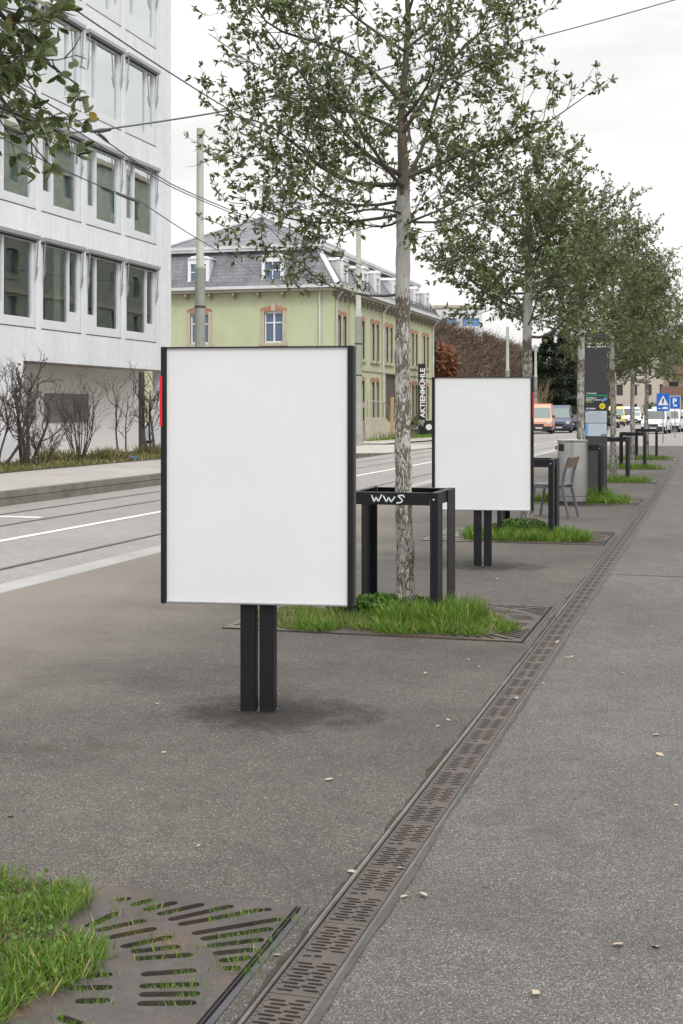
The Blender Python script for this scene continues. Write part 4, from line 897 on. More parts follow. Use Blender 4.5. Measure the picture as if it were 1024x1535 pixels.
# ================================================================== WHITE BUILDING
BX, BY1 = -16.6, 39.05
wb = thing('office_building', 'white rendered building with large square windows at the left edge', 'building', (BX, BY1, .22))
P_w = lambda u, v, w_: (-w_, u-0, v)      # local: u along street (0 = corner, negative toward camera), v up, w inward
ZB = .22
wins = []
for r_ in range(5):
    for c in range(9): u1 = -1.15-c*2.507; z0 = 3.58-ZB+3.005*r_; wins.append((u1-2.23, u1, z0, z0+2.28, r_, c))
HT = 19.4
OP = (-9.3, 0.0, 0, 2.74-ZB)
mb = MB(); mb.wall(P_w, -30, 0, 0, HT, [w_[:4] for w_ in wins]+[OP], .22)
mb.wall(lambda u, v, w_: (-u, -w_, v), 0, 14, 0, HT, [(0, 1.1, 0, OP[3])], .0)
mb.quad((-14,-30,0),(-14,0,0),(-14,0,HT),(-14,-30,HT)); mb.quad((0,-30,HT),(-14,-30,HT),(-14,0,HT),(0,0,HT)); mb.quad((0,-30,0),(-14,-30,0),(-14,-30,HT),(0,-30,HT))
mb.build('wall', WALLW, wb)
mb = MB(); mb.quad((-.22,-9.3,OP[3]+.0),(-1.1,-9.3,OP[3]),(-1.1,0,OP[3]),(-.22,0,OP[3])); mb.build('soffit', BEIGE, wb)
mb = MB(); mb.wall(lambda u,v,w_: (-1.1-w_, u, v), -7.55, -.04, 0, OP[3], [], 0); mb.quad((-1.1,-7.55,0),(-2.6,-7.55,0),(-2.6,-7.55,OP[3]),(-1.1,-7.55,OP[3])); mb.build('recess_wall', M('recess_render', (.80,.785,.76), .85, var=.06, vs=1), wb)
MB().box(-1.09,-1.06,-6.2,-3.6,.95,1.75).build('vent_panel', M('vent_grey', (.20,.20,.205), .6, var=.2, vs=8), wb)
MB().box(-1.09,-1.06,-6.95,-6.7,.95,1.75).build('intercom_panel', M('vent_grey2', (.30,.30,.31), .6), wb)
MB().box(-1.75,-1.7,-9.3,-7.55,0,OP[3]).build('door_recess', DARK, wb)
dg = MB().box(-1.62,-1.58,-8.7,-7.9,.05,2.2).build('glass_door', GLASS2, wb); MB().box(-1.57,-1.55,-8.72,-8.66,0,2.25).box(-1.57,-1.55,-7.92,-7.86,0,2.25).build('door_frame', FRAMEW, dg)
a = MB(); a.box(-1.5,-1.49,-9.1,-8.75,1.0,1.5); a.build('red_notice', M('red_notice', (.5,.12,.12), .6, fine=.5, fs=30), wb)
MB().box(-1.75,-1.45,.9,1.2,-.2,2.52).build('pillar', M('dark_pillar', (.06,.05,.045), .7), wb)
MB().box(-.45,-.05,-.42,-.02,0,OP[3]).build('corner_column', WALLW, wb)
mb = MB(); mb.box(-3.2,-.9,-30,-.3,2.9,HT-.2); 
rm = MB(); rm.quad((-2.4,-30,2.6),(-2.4,-.3,2.6),(-2.4,-.3,HT),(-2.4,-30,HT))
for r_ in range(6): z = 3.2+3.005*r_-.28; rm.quad((-.23,-30,z),(-2.4,-30,z),(-2.4,-.3,z),(-.23,-.3,z))
rm.build('interior', ROOMD, wb)
rg = random.Random(3)
for u0, u1, z0, z1, r_, c in wins:
    if c > 6: continue
    wd = u1-u0; left = (r_*3+c) % 2 == 1 or r_ == 1      # narrow pane toward the camera side?
    nar = .52
    f = MB(); F0 = .05; fr_ = .15; gz0, gz1 = z0+.25, z1-.13; um = u0+fr_+nar if left else u1-fr_-nar
    zz = gz0+.30
    def fb(ua, ub, za, zb, d0=.03, d1=.13): f.box(-d1, -d0, ua, ub, za, zb)
    fb(u0+.012, u0+fr_, z0+.015, z1); fb(u1-fr_, u1-.012, z0+.015, z1); fb(u0+fr_, u1-fr_, z0+.015, gz0); fb(u0+fr_, u1-fr_, gz1, z1)
    fb(um-.035, um+.035, gz0, gz1)
    if left: fb(u0+fr_, um-.035, gz0, zz)
    else: fb(um+.035, u1-fr_, gz0, zz)
    win = f.build('window', FRAMEW, wb)
    for ua, ub, za in ((u0+fr_, um-.035, zz if left else gz0), (um+.035, u1-fr_, gz0 if left else zz)):
        MB().quad((-.09,ua,za),(-.09,ub,za),(-.09,ub,gz1),(-.09,ua,gz1)).build('pane', GLASSL if r_ == 0 else GLASS, win)
    b_ = MB().box(.015, .14, u0-.02, u1+.02, z1-.05, z1+.045).box(.005,.10,u0-.02,u1+.02,z1-.075,z1-.0505).build('blind_box', BLIND, win)
    MB().box(.012,.015,u0-.02,u1+.02,z1-.115,z1-.076).build('shadow_gap', DARK, win)
    for ue in (u0+.05, u1-.05): MB().bar((.09, ue, z1-.08), (.03, ue, z1-1.05), .025, .025).bar((.03,ue,z1-1.05),(.10,ue,z1-.72),.015,.015).build('blind_arm', BLIND, win)
    MB().box(-.02,.006,u0+.0,u1-.0,z0-.012,z0+.012).build('sill_joint', DGREY, win)
    if r_ == 0 or rg.random() < .6:
        cu = MB(); ua = u0+fr_-.1 if rg.random() < .5 else u0+wd*.5; n = 14; wv = rg.uniform(.35,.75)
        for k in range(n):
            y0, y1 = ua+wv*k/n, ua+wv*(k+1)/n; x0, x1 = -.24-.05*(k%2), -.24-.05*((k+1)%2)
            cu.quad((x0,y0,z0+.1),(x1,y1,z0+.1),(x1,y1,z1),(x0,y0,z1))
        cu.build('curtain', CURT, win)

# ------------------------------------------------------------------ building across the street (seen only as reflections)
ob = thing('apartment_building', 'beige apartment block across the street, mirrored in the windows of the white building', 'building', (13, 50, 0))
mb = MB(); holes = [(u, u+1.3, z, z+1.7) for u in range(3, 90, 4) for z in (1.2, 4.4, 7.6, 10.8, 14.0, 17.2)]
mb.wall(lambda u,v,w_: (w_, u, v), -10, 92, 0, 20.5, holes, .25); mb.box(.3,12,-10,92,20.3,20.6); mb.quad((0,-10,0),(12,-10,0),(12,-10,20.4),(0,-10,20.4)); mb.build('wall', brickmat('olive_brick', (.27,.29,.245), (.32,.335,.28), (.24,.25,.215), 3), ob)
MB().quad((.25,-9,.5),(.25,91,.5),(.25,91,20),(.25,-9,20)).build('glazing', CARGL2, ob)
MB().box(-.3,.3,-10,92,20.61,21.0).box(-.12,-.01,-10,92,9.5,9.8).build('cornice', SAND, ob)

# ================================================================== YELLOW BUILDING
YX, YY, YW, YL = -18.5, 63.8, 10.1, 24.5
yb = thing('mill_building', 'yellow green two storey building with slate mansard roof', 'building', (YX, YY, -.1))
EZ = 7.55
# openings: front (gable end), u from right corner to left
fw = [(u-.50, u+.50, z, z+1.62) for u in (3.05, 7.05) for z in (1.4, 5.0)]
P_f = lambda u, v, w_: (-u, w_, v)
sw_ = []
axes = (1.3, 2.3, 6.0, 8.2, 9.2, 11.4, 12.5, 14.6, 18.2, 19.3, 21.6, 22.7)
for u in axes:
    sw_.append((u-.34, u+.34, 4.35, 6.45))
    if not 10.8 < u < 15: sw_.append((u-.34, u+.34, 1.0, 3.2))
P_s = lambda u, v, w_: (-w_, u, v)
door = (11.2, 14.4, .9, 3.7)
mb = MB(); mb.wall(P_f, 0, YW, 0, EZ, fw, .22); mb.wall(P_s, 0, YL, 0, EZ, sw_+[door], .22)
mb.quad((-YW,0,0),(-YW,YL,0),(-YW,YL,EZ),(-YW,0,EZ)); mb.quad((0,YL,0),(-YW,YL,0),(-YW,YL,EZ),(0,YL,EZ)); mb.build('wall', YELL, yb)
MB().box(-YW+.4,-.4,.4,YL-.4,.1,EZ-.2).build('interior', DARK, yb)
MB().box(.0025,.06,-.06,YL,3.72,3.88).box(-YW,.0,-.06,-.0025,3.72,3.88).build('string_course', SAND, yb)
MB().box(.0025,.08,3.2,3.9,0,EZ-.3).box(.0025,.08,-.0,.35,0,EZ-.3).build('pilaster', YELL, yb)
MB().box(.0025,.05,0.4,YL,.0,.85).box(-YW,.0,-.05,-.0025,.0,.85).build('plinth', SAND, yb)
def ywin(P, u0, u1, z0, z1, big):
    f = MB(); q = lambda a, b_, c, d_, w0, w1: f.prism([(a,c),(b_,c),(b_,d_),(a,d_)], P, w0, w1)
    s_ = .05; um = (u0+u1)/2; fr_ = MB()
    # stone surround
    def r(mbx, a, b_, c, d_, w0, w1): mbx.prism([(a,c),(b_,c),(b_,d_),(a,d_)], P, w0, w1)
    su = MB(); r(su, u0-.16, u0, z0, z1-.02, -.05, .06); sv = MB(); r(sv, u1, u1+.16, z0, z1-.02, -.05, .06)
    fm = MB(); t_ = .07 if big else .045
    r(fm, u0, u0+t_, z0, z1, .10, .16); r(fm, u1-t_, u1, z0, z1, .10, .16); r(fm, u0+t_, u1-t_, z0, z0+t_, .10, .16); r(fm, u0+t_, u1-t_, z1-.14, z1, .10, .16); r(fm, um-.04, um+.04, z0+t_, z1-.14, .10, .155)
    if big: r(fm, u0+t_, um-.04, z0+.98, z0+1.04, .10, .155); r(fm, um+.04, u1-t_, z0+.98, z0+1.04, .10, .155)
    win = fm.build('window', WSIGN if big else GFRAME, yb); su.build('jamb', SAND, win); sv.build('jamb', SAND, win)
    sl_ = MB(); r(sl_, u0-.24, u1+.24, z0-.16, z0-.001, -.12, .1); sl_.build('sill', SAND, win)
    ln = MB(); n = 6; wid = u1-u0
    for k in range(n):
        if n//2-1 < k < n//2 and False: continue
        a0 = -1+2*k/n; a1 = -1+2*(k+1)/n
        zz0 = lambda a: z1-.02-.14*a*a
        ln.prism([(um+a0*(wid/2+.16), zz0(a0)), (um+a1*(wid/2+.16), zz0(a1)), (um+a1*(wid/2+.2), zz0(a1)+.26), (um+a0*(wid/2+.2), zz0(a0)+.26)], P, -.03-.004*(k%2), .10)
    ln.build('brick_lintel', ORBR, win)
    if big: kq = MB(); r(kq, um-.11, um+.11, z1-.02, z1+.40, -.07, .08); kq.build('keystone', SAND, win)
    gl = MB(); gl.quad(P(u0,z0,.14), P(u1,z0,.14), P(u1,z1,.14), P(u0,z1,.14)); gl.build('pane', GLB if big else GLD, win)
GFRAME = M('grey_frame', (.3,.3,.28), .6)
GLB = M('bluish_window_glass', (.10,.14,.22), .08, spec=.8); GLD = M('dim_window_glass', (.16,.155,.13), .15, spec=.6)
for a in fw: ywin(P_f, *a, True)
for a in sw_: ywin(P_s, *a, False)
MB().box(-.22,-.18,*door[:2],door[2],door[3]).build('door', M('brown_door', (.08,.06,.045), .6, var=.2, vs=3), yb)
# eaves, gutter, brackets
MB().box(-YW-.42,.42,-.42,YL+.42,EZ,EZ+.14).build('eave', EAVE, yb); MB().box(-YW-.5,.5,-.5,YL+.5,EZ+.141,EZ+.30).build('gutter', ZINC, yb)
bk = MB().box(.003,.36,-.06,.06,EZ-.16,EZ-.002).box(.003,.16,-.055,.055,EZ-.42,EZ-.161); b0_ = bk.build('eave_bracket', EAVE, yb); b0_.location = (0, .5, 0)
for k in range(1, 27): c = b0_.copy(); COL.objects.link(c); c.parent = yb; c.location = (0, .5+k*.92, 0)
bk = MB().box(-.06,.06,-.36,-.003,EZ-.16,EZ-.002).box(-.055,.055,-.14,-.003,EZ-.30,EZ-.161); b1_ = bk.build('eave_bracket', EAVE, yb); b1_.location = (-1.2,0,0)
for k in range(1, 7): c = b1_.copy(); COL.objects.link(c); c.parent = yb; c.location = (-1.2-k*1.3,0,0)
# mansard
E0 = EZ+.30; B_ = 9.75; ins = .95
lo = [(.40,-.40),(-YW-.40,-.40),(-YW-.40,YL+.40),(.40,YL+.40)]; hi = [(-ins,ins),(-YW+ins,ins),(-YW+ins,YL-ins),(-ins,YL-ins)]
mb = MB(); mb.add([(x,y,E0) for x,y in lo]+[(x,y,B_) for x,y in hi], [(i,(i+1)%4,4+(i+1)%4,4+i) for i in range(4)])
rf = mb.build('roof', SLATE, yb)
ov = .25; hi2 = [(-ins+ov,ins-ov),(-YW+ins-ov,ins-ov),(-YW+ins-ov,YL-ins+ov),(-ins+ov,YL-ins+ov)]
cxm = -YW/2; ap = 12.0
mb = MB(); mb.add([(x,y,B_+.28) for x,y in hi2]+[(cxm,4.1,ap),(cxm,YL-4.1,ap)], [(0,1,4),(1,2,5,4),(2,3,5),(3,0,4,5)]); mb.build('upper_roof', SLATE, rf)
MB().box(-YW+ins-ov,-ins+ov,ins-ov,YL-ins+ov,B_+.0,B_+.13).build('roof_cornice', ZINC, rf); MB().box(-YW+ins-ov-.05,-ins+ov+.05,ins-ov-.05,YL-ins+ov+.05,B_+.1305,B_+.275).build('roof_gutter', ZINC, rf)
mb = MB()
for (x0,y0),(x1,y1) in zip(lo, hi): mb.bar((x0,y0,E0+.03),(x1,y1,B_),.26,.10)
mb.bar((hi2[0][0],hi2[0][1],B_+.3),(cxm,4.1,ap+.03),.2,.08); mb.bar((hi2[1][0],hi2[1][1],B_+.3),(cxm,4.1,ap+.03),.2,.08); mb.bar((cxm,4.1,ap+.03),(cxm,YL-4.1,ap+.03),.22,.1); mb.build('hip_flashing', ZINC, rf)
for y in (6.0, 9.2): 
    c = MB().box(cxm-.45,cxm+.45,y-.4,y+.4,ap-.6,ap+1.5).box(cxm-.52,cxm+.52,y-.47,y+.47,ap+1.5,ap+1.65).build('chimney', WALLW, rf)
def dormer(P, u, wd, z0, h_):
    d0 = 1.15; f = MB(); o = wd/2; a_ = .16
    pr = lambda poly, w0, w1, m=f: m.prism(poly, P, w0, w1)
    pr([(u-o,z0),(u-o+a_,z0),(u-o+a_,z0+h_),(u-o,z0+h_)], 0, .12); pr([(u+o-a_,z0),(u+o,z0),(u+o,z0+h_),(u+o-a_,z0+h_)], 0, .12)
    pr([(u-o+a_,z0+h_-.26),(u+o-a_,z0+h_-.26),(u+o-a_,z0+h_),(u-o+a_,z0+h_)], 0, .12); pr([(u-o+a_,z0),(u+o-a_,z0),(u+o-a_,z0+.12),(u-o+a_,z0+.12)], 0, .12)
    f.prism([(u-o-.02,z0+h_),(u+o+.02,z0+h_),(u+o*.6,z0+h_+.14),(u,z0+h_+.18),(u-o*.6,z0+h_+.14)], P, -.05, .3)
    dm = f.build('dormer', WSIGN, rf)
    ck = MB(); ck.prism([(u-o-.001,z0),(u-o+.05,z0),(u-o+.05,z0+h_),(u-o-.001,z0+h_)], P, .121, d0); ck.prism([(u+o-.05,z0),(u+o+.001,z0),(u+o+.001,z0+h_),(u+o-.05,z0+h_)], P, .121, d0); ck.prism([(u-o-.08,z0+h_),(u+o+.08,z0+h_),(u+o*.6,z0+h_+.17),(u-o*.6,z0+h_+.17)], P, .301, d0+.3); ck.build('cheek', ZINC, dm)
    g_ = MB(); g_.quad(P(u-o+a_,z0+.12,.07),P(u+o-a_,z0+.12,.07),P(u+o-a_,z0+h_-.26,.07),P(u-o+a_,z0+h_-.26,.07)); g_.build('pane', GLB, dm)
    m = MB(); m.prism([(u-.025,z0+.12),(u+.025,z0+.12),(u+.025,z0+h_-.26),(u-.025,z0+h_-.26)], P, .03, .065); zz = z0+.75; m.prism([(u-o+a_,zz),(u-.026,zz),(u-.026,zz+.045),(u-o+a_,zz+.045)], P, .03, .065); m.prism([(u+.026,zz),(u+o-a_,zz),(u+o-a_,zz+.045),(u+.026,zz+.045)], P, .03, .065); m.build('muntin', WSIGN, dm)
for u in (3.05, 7.05): dormer(lambda a, v, w_: (-a, -.18+w_, v), u, 1.15, E0+.02, 1.45)
for u in (1.9, 6.0, 8.7, 12.9, 18.7, 22.0): dormer(lambda a, v, w_: (.18-w_, a, v), u, 1.0, E0+.02, 1.35)
# snow guard rail on the far part of the roof
mb = MB(); mb.bar((.25,14,E0+.35),(.25,YL,E0+.35),.03,.03); mb.bar((.22,14,E0+.5),(.22,YL,E0+.5),.03,.03)
for k in range(14): y = 14+k*.78; mb.bar((.3,y,E0+.1),(.2,y,E0+.55),.03,.03)
mb.build('snow_guard', DGREY, rf)
for y in (.55, 10.3, YL-.3): MB().tube([(.10,y,0),(.10,y,EZ-.4),(.42,y,EZ+.05)], .055, 8).build('downpipe', ZINC, yb, True)
MB().tube([(-.6,-.08,0),(-.6,-.08,EZ)], .05, 8).build('downpipe', ZINC, yb, True)
# steps to the door
st = thing('entrance_steps', 'concrete steps with sloping side wall at the yellow building door', 'steps', (YX+.07, YY+1.4, -.1))
P2 = lambda u, v, w_: (w_, u, v)
MB().prism([(0,.002),(6.0,.002),(6.0,.2),(5.4,.2),(5.4,.4),(4.8,.4),(4.8,.6),(4.2,.6),(4.2,.8),(3.6,.8),(3.6,1.0),(0,1.0)], P2, .05, 1.3).build('stair_block', CONC, st)
MB().prism([(-.1,.003),(6.2,.003),(6.2,.32),(3.3,1.22),(-.1,1.22)], P2, 1.302, 1.5).build('side_wall', SAND, st)
mb = MB(); mb.tube([(1.4,0,2.05),(1.4,3.4,2.05),(1.4,6.1,1.2)], .025, 6)
for y, z in ((0,1.2),(1.7,1.2),(3.4,1.2),(4.7,.78),(6.1,.33)): mb.tube([(1.4,y,z),(1.4,y,z+.86)], .02, 6)
mb.build('handrail', ALU, st, True)
tag(MB().box(-.06,.06,-.12,.12,-.1,2.2).build('timber_board', M('light_timber', (.45,.30,.14), .7, var=.2, vs=5), loc=(-16.9, onX(588,-16.9), 0)), 'upright light timber board beside the entrance steps', 'board')

# ------------------------------------------------------------------ AKTIENMÜHLE sign
p = W3(632.5, 650, 84); sg = thing('pillar_sign', 'tall black pillar sign with white vertical lettering beside the yellow building', 'sign', (p.x, p.y, gz(p.y)+.0), R(12))
MB().box(-.24,.24,-.12,.12,0,4.62).build('body', M('black_sign_panel', (.012,.014,.017), .4), sg, bevel=.01)
text('lettering', 'AKTIENMÜHLE', .43, WHITEL, sg, (.185, -.124, 1.24), (pi/2, -pi/2, 0), .013, sxy=(1.08,.98))
mb = MB(); 
for k, (x, z0, z1) in enumerate(((-.14,.86,1.12),(-.05,.80,1.12),(.05,.72,1.10),(.13,.92,1.12))): mb.box(x-.03,x+.03,-.124,-.1202,z0-.02,z1-.04)
mb.build('emblem', M('grey_emblem', (.45,.45,.46), .5), sg)
MB().bar((-.24,0,3.1),(-.75,0,3.1),.05,.05).box(-.78,-.75,-.06,.06,3.0,3.2).build('bracket', BLACK2, sg)
p = W3(643, 648, 86); ab = thing('display_board', 'small black display board with a white circle beside the black pillar sign', 'sign board', (p.x, p.y, gz(p.y)), R(8))
MB().bar((0,0,0),(0,.12,1.05),.62,.03,up=(0,1,0)).build('panel', M('board_black', (.015,.016,.018), .5), ab)
c = MB().lathe([(.20,0),(.20,.004),(.14,.0041),(.14,.001)], 28).build('white_circle', WHITEL, ab); c.location = (0,.05,.62); c.rotation_euler = (pi/2-.11,0,0); c.location.y -= .03
p = W3(622, 650, 83.2); pt = thing('plant_pot', 'dark plant pot with small green shrub left of the black pillar sign', 'plant pot', (p.x, p.y, gz(p.y)))
MB().lathe([(.2,0),(.26,.45),(.27,.5),(.23,.5)], 14).build('pot', BLACK2, pt)
q = rng.normal(0,1,(220,3)); q = q/np.linalg.norm(q,axis=1)[:,None]*rng.uniform(.1,.42,(220,1)); V, fs = scatter(ROUND_T, q+np.array([0,0,.95]), rng.normal(0,1,(220,3)), rng.normal(0,1,(220,3)), rng.uniform(.1,.18,220), rng.uniform(.06,.1,220)); np_mesh('foliage', V, fs, LEAFD, pt)
# lawn edge by the yellow building
def stripgrass(x0, x1, y0, y1, n, h0, h1, mat, z=0, wid=.03, name='grass', clump=.35):
    pts = []
    while len(pts) < n:
        x, y = rng.uniform(x0,x1), rng.uniform(y0,y1)
        if mnoise.noise(Vector((x*.9, y*.45, 2))) > -clump+rng.uniform(-.2,.2): pts.append((x, y, z if z is not None else gz(y)))
    return grass(name, np.array(pts), rng.uniform(h0,h1,n), mat, tilt=.45, wid=wid)
stripgrass(-18.3,-16.6,63,96,4500,.1,.28,GRASS,None,.05); stripgrass(-18.2,-16.8,66,76,700,.3,.7,DGRASS,None,.05)

# ================================================================== PLANTING BED
stripgrass(-16.4,-14.05,14,39,5200,.06,.18,DGRASS,.23,.022); stripgrass(-16.4,-14.1,14,39,2200,.04,.12,GRASS,.23,.022,clump=0)
for cx_, cy_, r_ in ((-15.2,34.6,.55),(-15.0,37.4,.6),(-14.9,31.0,.5),(-15.6,29.5,.6)):
    p = blob(900, cx_, cy_, r_, r_, .23, .4); grass('grass', p, rng.uniform(.15,.42,len(p)), DGRASS, tilt=.55, wid=.02)
def bare(label, base, h_, spread, nst, seed, r0=.022, crook=.12, lvl=3, mat=TWIG, grp='bare shrubs in front of the white building', leaves=0, cat='shrub', name='bare_shrub', n_sub=6):
    rg = random.Random(seed); t = thing(name, label, cat, base, 0, grp); mb = MB(); tips = []
    def br(p, d_, L_, r_, lv):
        d_ = d_.normalized(); e = p+d_*L_; pts = wob(p, e, 5, crook*(.5 if lv == 0 else 1), -.1, rg); mb.tube(pts, [r_*(1-.6*i/5) for i in range(6)], 5 if lv == 0 else 3, cap=False); tips.append(pts[-1])
        if lv >= lvl: return
        for k in range(n_sub if lv < 2 else 4):
            u = .3+.7*(k+rg.random())/n_sub if lv < 2 else rg.uniform(.3,1); u = min(u, 1); i = min(int(u*5), 4); b = pts[i].lerp(pts[i+1], u*5-i)
            nd = (pts[i+1]-pts[i]).normalized()+Vector((rg.gauss(0,.5), rg.gauss(0,.5), rg.gauss(.25,.35))); br(b, nd, L_*rg.uniform(.28,.5), max(r_*.45, .0032), lv+1)
    for k in range(nst):
        a = 2*pi*k/nst+rg.uniform(-.4,.4); s = spread*rg.uniform(.3,1); br(Vector((.06*cos(a), .06*sin(a), -.03)), Vector((cos(a)*s, sin(a)*s, 1)), h_*rg.uniform(.5,.72), r0*rg.uniform(.7,1.1), 0)
    mb.build('stems', mat, t)
    if leaves:
        P = np.array([tuple(rg.choice(tips)) for _ in range(leaves)])+rng.normal(0,.05,(leaves,3)); V, fs = scatter(ROUND_T, P, rng.normal(0,1,(leaves,3)), rng.normal(0,1,(leaves,3)), rng.uniform(.05,.1,leaves), rng.uniform(.04,.07,leaves)); np_mesh('leaves', V, fs, RUSTLEAF, t)
    return t
def bed(px, X=-15.2): return (X, onX(px, X), .23)
bare('multi stemmed bare shrub fanning out in front of the grey vent panel', bed(118), 2.5, .42, 16, 1, .020, n_sub=4)
bare('dark thick stemmed bare shrub at the left end of the recess', bed(40,-14.9), 2.9, .30, 4, 2, .055, .2)
bare('slim bare sapling right of the fanning shrub', bed(184), 2.5, .12, 2, 3, .03, .15)
bare('crooked bare shrub with dense twigs beside the larger billboard', bed(228), 3.0, .22, 3, 4, .05, .2, 3)
bare('sprawling bare shrub with a few orange leaves at the left edge', bed(-4), 2.6, .5, 6, 5, .035, .2, leaves=40)
bare('low tangled bare shrub beside the dark thick stemmed one', bed(62,-14.7), 1.2, .7, 10, 6, .015)
tag(MB().box(-.06,.06,-.1,.1,0,.07).build('drink_carton', M('blue_litter', (.1,.2,.6), .5), loc=(-14.6, onX(200,-14.6), .24), bevel=.01), 'small blue piece of litter in the planting bed', 'litter')

# ================================================================== BANK, WALL, BACKGROUND TREES
bank = MB(); nx, ny = 26, 60
def bz(x, y):
    q = max(0, min(1, (-20.5-x)/5.0)); return gz(y)+9.2*q**.8*min(1, max(0, (y-92)/6))+.5*mnoise.noise(Vector((x*.2, y*.2, 0)))*min(1, q*5)
vs = []
for j in range(ny+1):
    for i in range(nx+1): x = -20.3-(i*.55 if i < 14 else 7.15+(i-13)*3); y = 90+j*2.2; vs.append((x, y, bz(x, y)))
bank.add(vs, [(j*(nx+1)+i, j*(nx+1)+i+1, (j+1)*(nx+1)+i+1, (j+1)*(nx+1)+i) for j in range(ny) for i in range(nx)]); tag(bank.build('hillside', M('bank_earth', (.10,.075,.055), .95, var=.4, vs=.8), smooth=True), kind='structure')
rw = MB().box(-20.3,-19.9,91,200,-.6,2.4).box(-32,-20.3,90.6,91,-.6,3.0); tag(rw.build('retaining_wall', brickmat('rough_grey_stone', (.11,.11,.10), (.16,.155,.14), (.06,.06,.055), 1.6)), 'dark stone retaining wall at the foot of the brushy bank', 'wall')
# brush: one mass of thin dry stems
n = 26000; P = np.stack([-20.4-8*rng.uniform(0,1,n)**1.3, rng.uniform(92,200,n), np.zeros(n)], 1); P[:,2] = [bz(x,y) for x,y,_ in P]
P[:,2] += rng.uniform(0,1.2,n); D = np.stack([rng.normal(0,1.0,n), rng.normal(0,1.0,n), np.abs(rng.normal(.7,.5,n))], 1); V, fs = scatter(NEED_T, P, D, rng.normal(0,1,(n,3)), rng.uniform(.5,1.9,n), rng.uniform(.03,.11,n)); tag(np_mesh('brush', V, fs, BRUSH), kind='stuff')
for k, (px, Z) in enumerate(((668,104),(684,108),(700,106),(722,110),(742,108),(812,118))):
    p = W3(px, 600, Z); bare(['straw coloured bare shrub nearest the pillar sign on the bank','tall straw coloured shrub above the left part of the smaller billboard','tall pale bare shrub above the middle of the smaller billboard','thin pale bare shrub left of the third pole on the bank','pale bare shrub right of the third pole on the bank','bare shrub behind the salmon orange van'][k], (max(p.x,-26), p.y, bz(max(p.x,-26), p.y)), 5.0, .25, 9, 60+k, .03, .08, 2, STRAW, 'pale bare shrubs on the bank')
p = W3(660, 545, 104); rs = thing('rust_shrub', 'rust brown leafy shrub on the bank beside the yellow building', 'shrub', (p.x, p.y, p.z-1.5))
MB().tube([(0,0,-1.5),(0,0,.8)], .08, 6).build('stem', TWIG, rs)
n = 900; q = rng.normal(0,1,(n,3)); q = q/np.linalg.norm(q,axis=1)[:,None]*rng.uniform(.2,1,(n,1))**.5*np.array([1.5,1.2,1.7])+np.array([0,0,1.4]); V, fs = scatter(ROUND_T, q, rng.normal(0,1,(n,3)), rng.normal(0,1,(n,3)), rng.uniform(.25,.5,n), rng.uniform(.15,.3,n)); np_mesh('foliage', V, fs, RUSTLEAF, rs)
def conifer(label, px, Z, ht, rr, seed):
    r = np.random.default_rng(seed); p = W3(px, 600, Z); x = p.x; z = bz(x, p.y) if x < -20.5 else gz(p.y); t = thing('conifer', label, 'tree', (x, p.y, z), 0, 'dark evergreens behind the parked vans')
    MB().tube([(0,0,0),(0,0,ht*.95)], [.2,.03], 7).build('trunk', DBARK, t)
    n = 5200; h_ = r.uniform(.05,1,n)**1.1; rad = rr*(1-h_)**.8*(.75+.35*np.sin(h_*40+r.uniform(0,6)))*r.uniform(.3,1,n)**.5; a = r.uniform(0,2*pi,n); rad *= 1+.25*np.sin(a*5+h_*9)
    P = np.stack([rad*np.cos(a), rad*np.sin(a), h_*ht-.12*rad], 1); D = np.stack([np.cos(a), np.sin(a), r.normal(-.2,.3,n)], 1); V, fs = scatter(LEAF_T, P, D, r.normal(0,1,(n,3)), r.uniform(.3,.6,n), r.uniform(.10,.22,n)); np_mesh('foliage', V, fs, CONIF, t)
for k, a in enumerate(((800,128,7.5,2.4,1),(822,124,9,2.8,2),(845,128,9.5,3.0,3),(866,132,9,2.8,4),(884,140,9,3.0,5))):
    conifer(['dark evergreen left of the fourth pole','broad dark evergreen above the dark blue van','tall dark evergreen above the black hatchback','dark evergreen behind the litter bin tree','dark evergreen behind the information pillar'][k], *a)
p = W3(641, 515, 100); bt = thing('background_tree', 'small dark green bush tree at the far corner of the yellow building', 'tree', (p.x-.6, p.y, gz(p.y)))
MB().tube([(0,0,0),(0,0,6)], .12, 6).build('trunk', DBARK, bt)
n = 2200; q = rng.normal(0,1,(n,3)); q = q/np.linalg.norm(q,axis=1)[:,None]*rng.uniform(.3,1,(n,1))**.6*np.array([1.3,1.3,1.6])+np.array([0,0,6.2]); V, fs = scatter(LEAF_T, q, rng.normal(0,1,(n,3)), rng.normal(0,1,(n,3)), rng.uniform(.2,.35,n), rng.uniform(.1,.2,n)); np_mesh('foliage', V, fs, CONIF, bt)

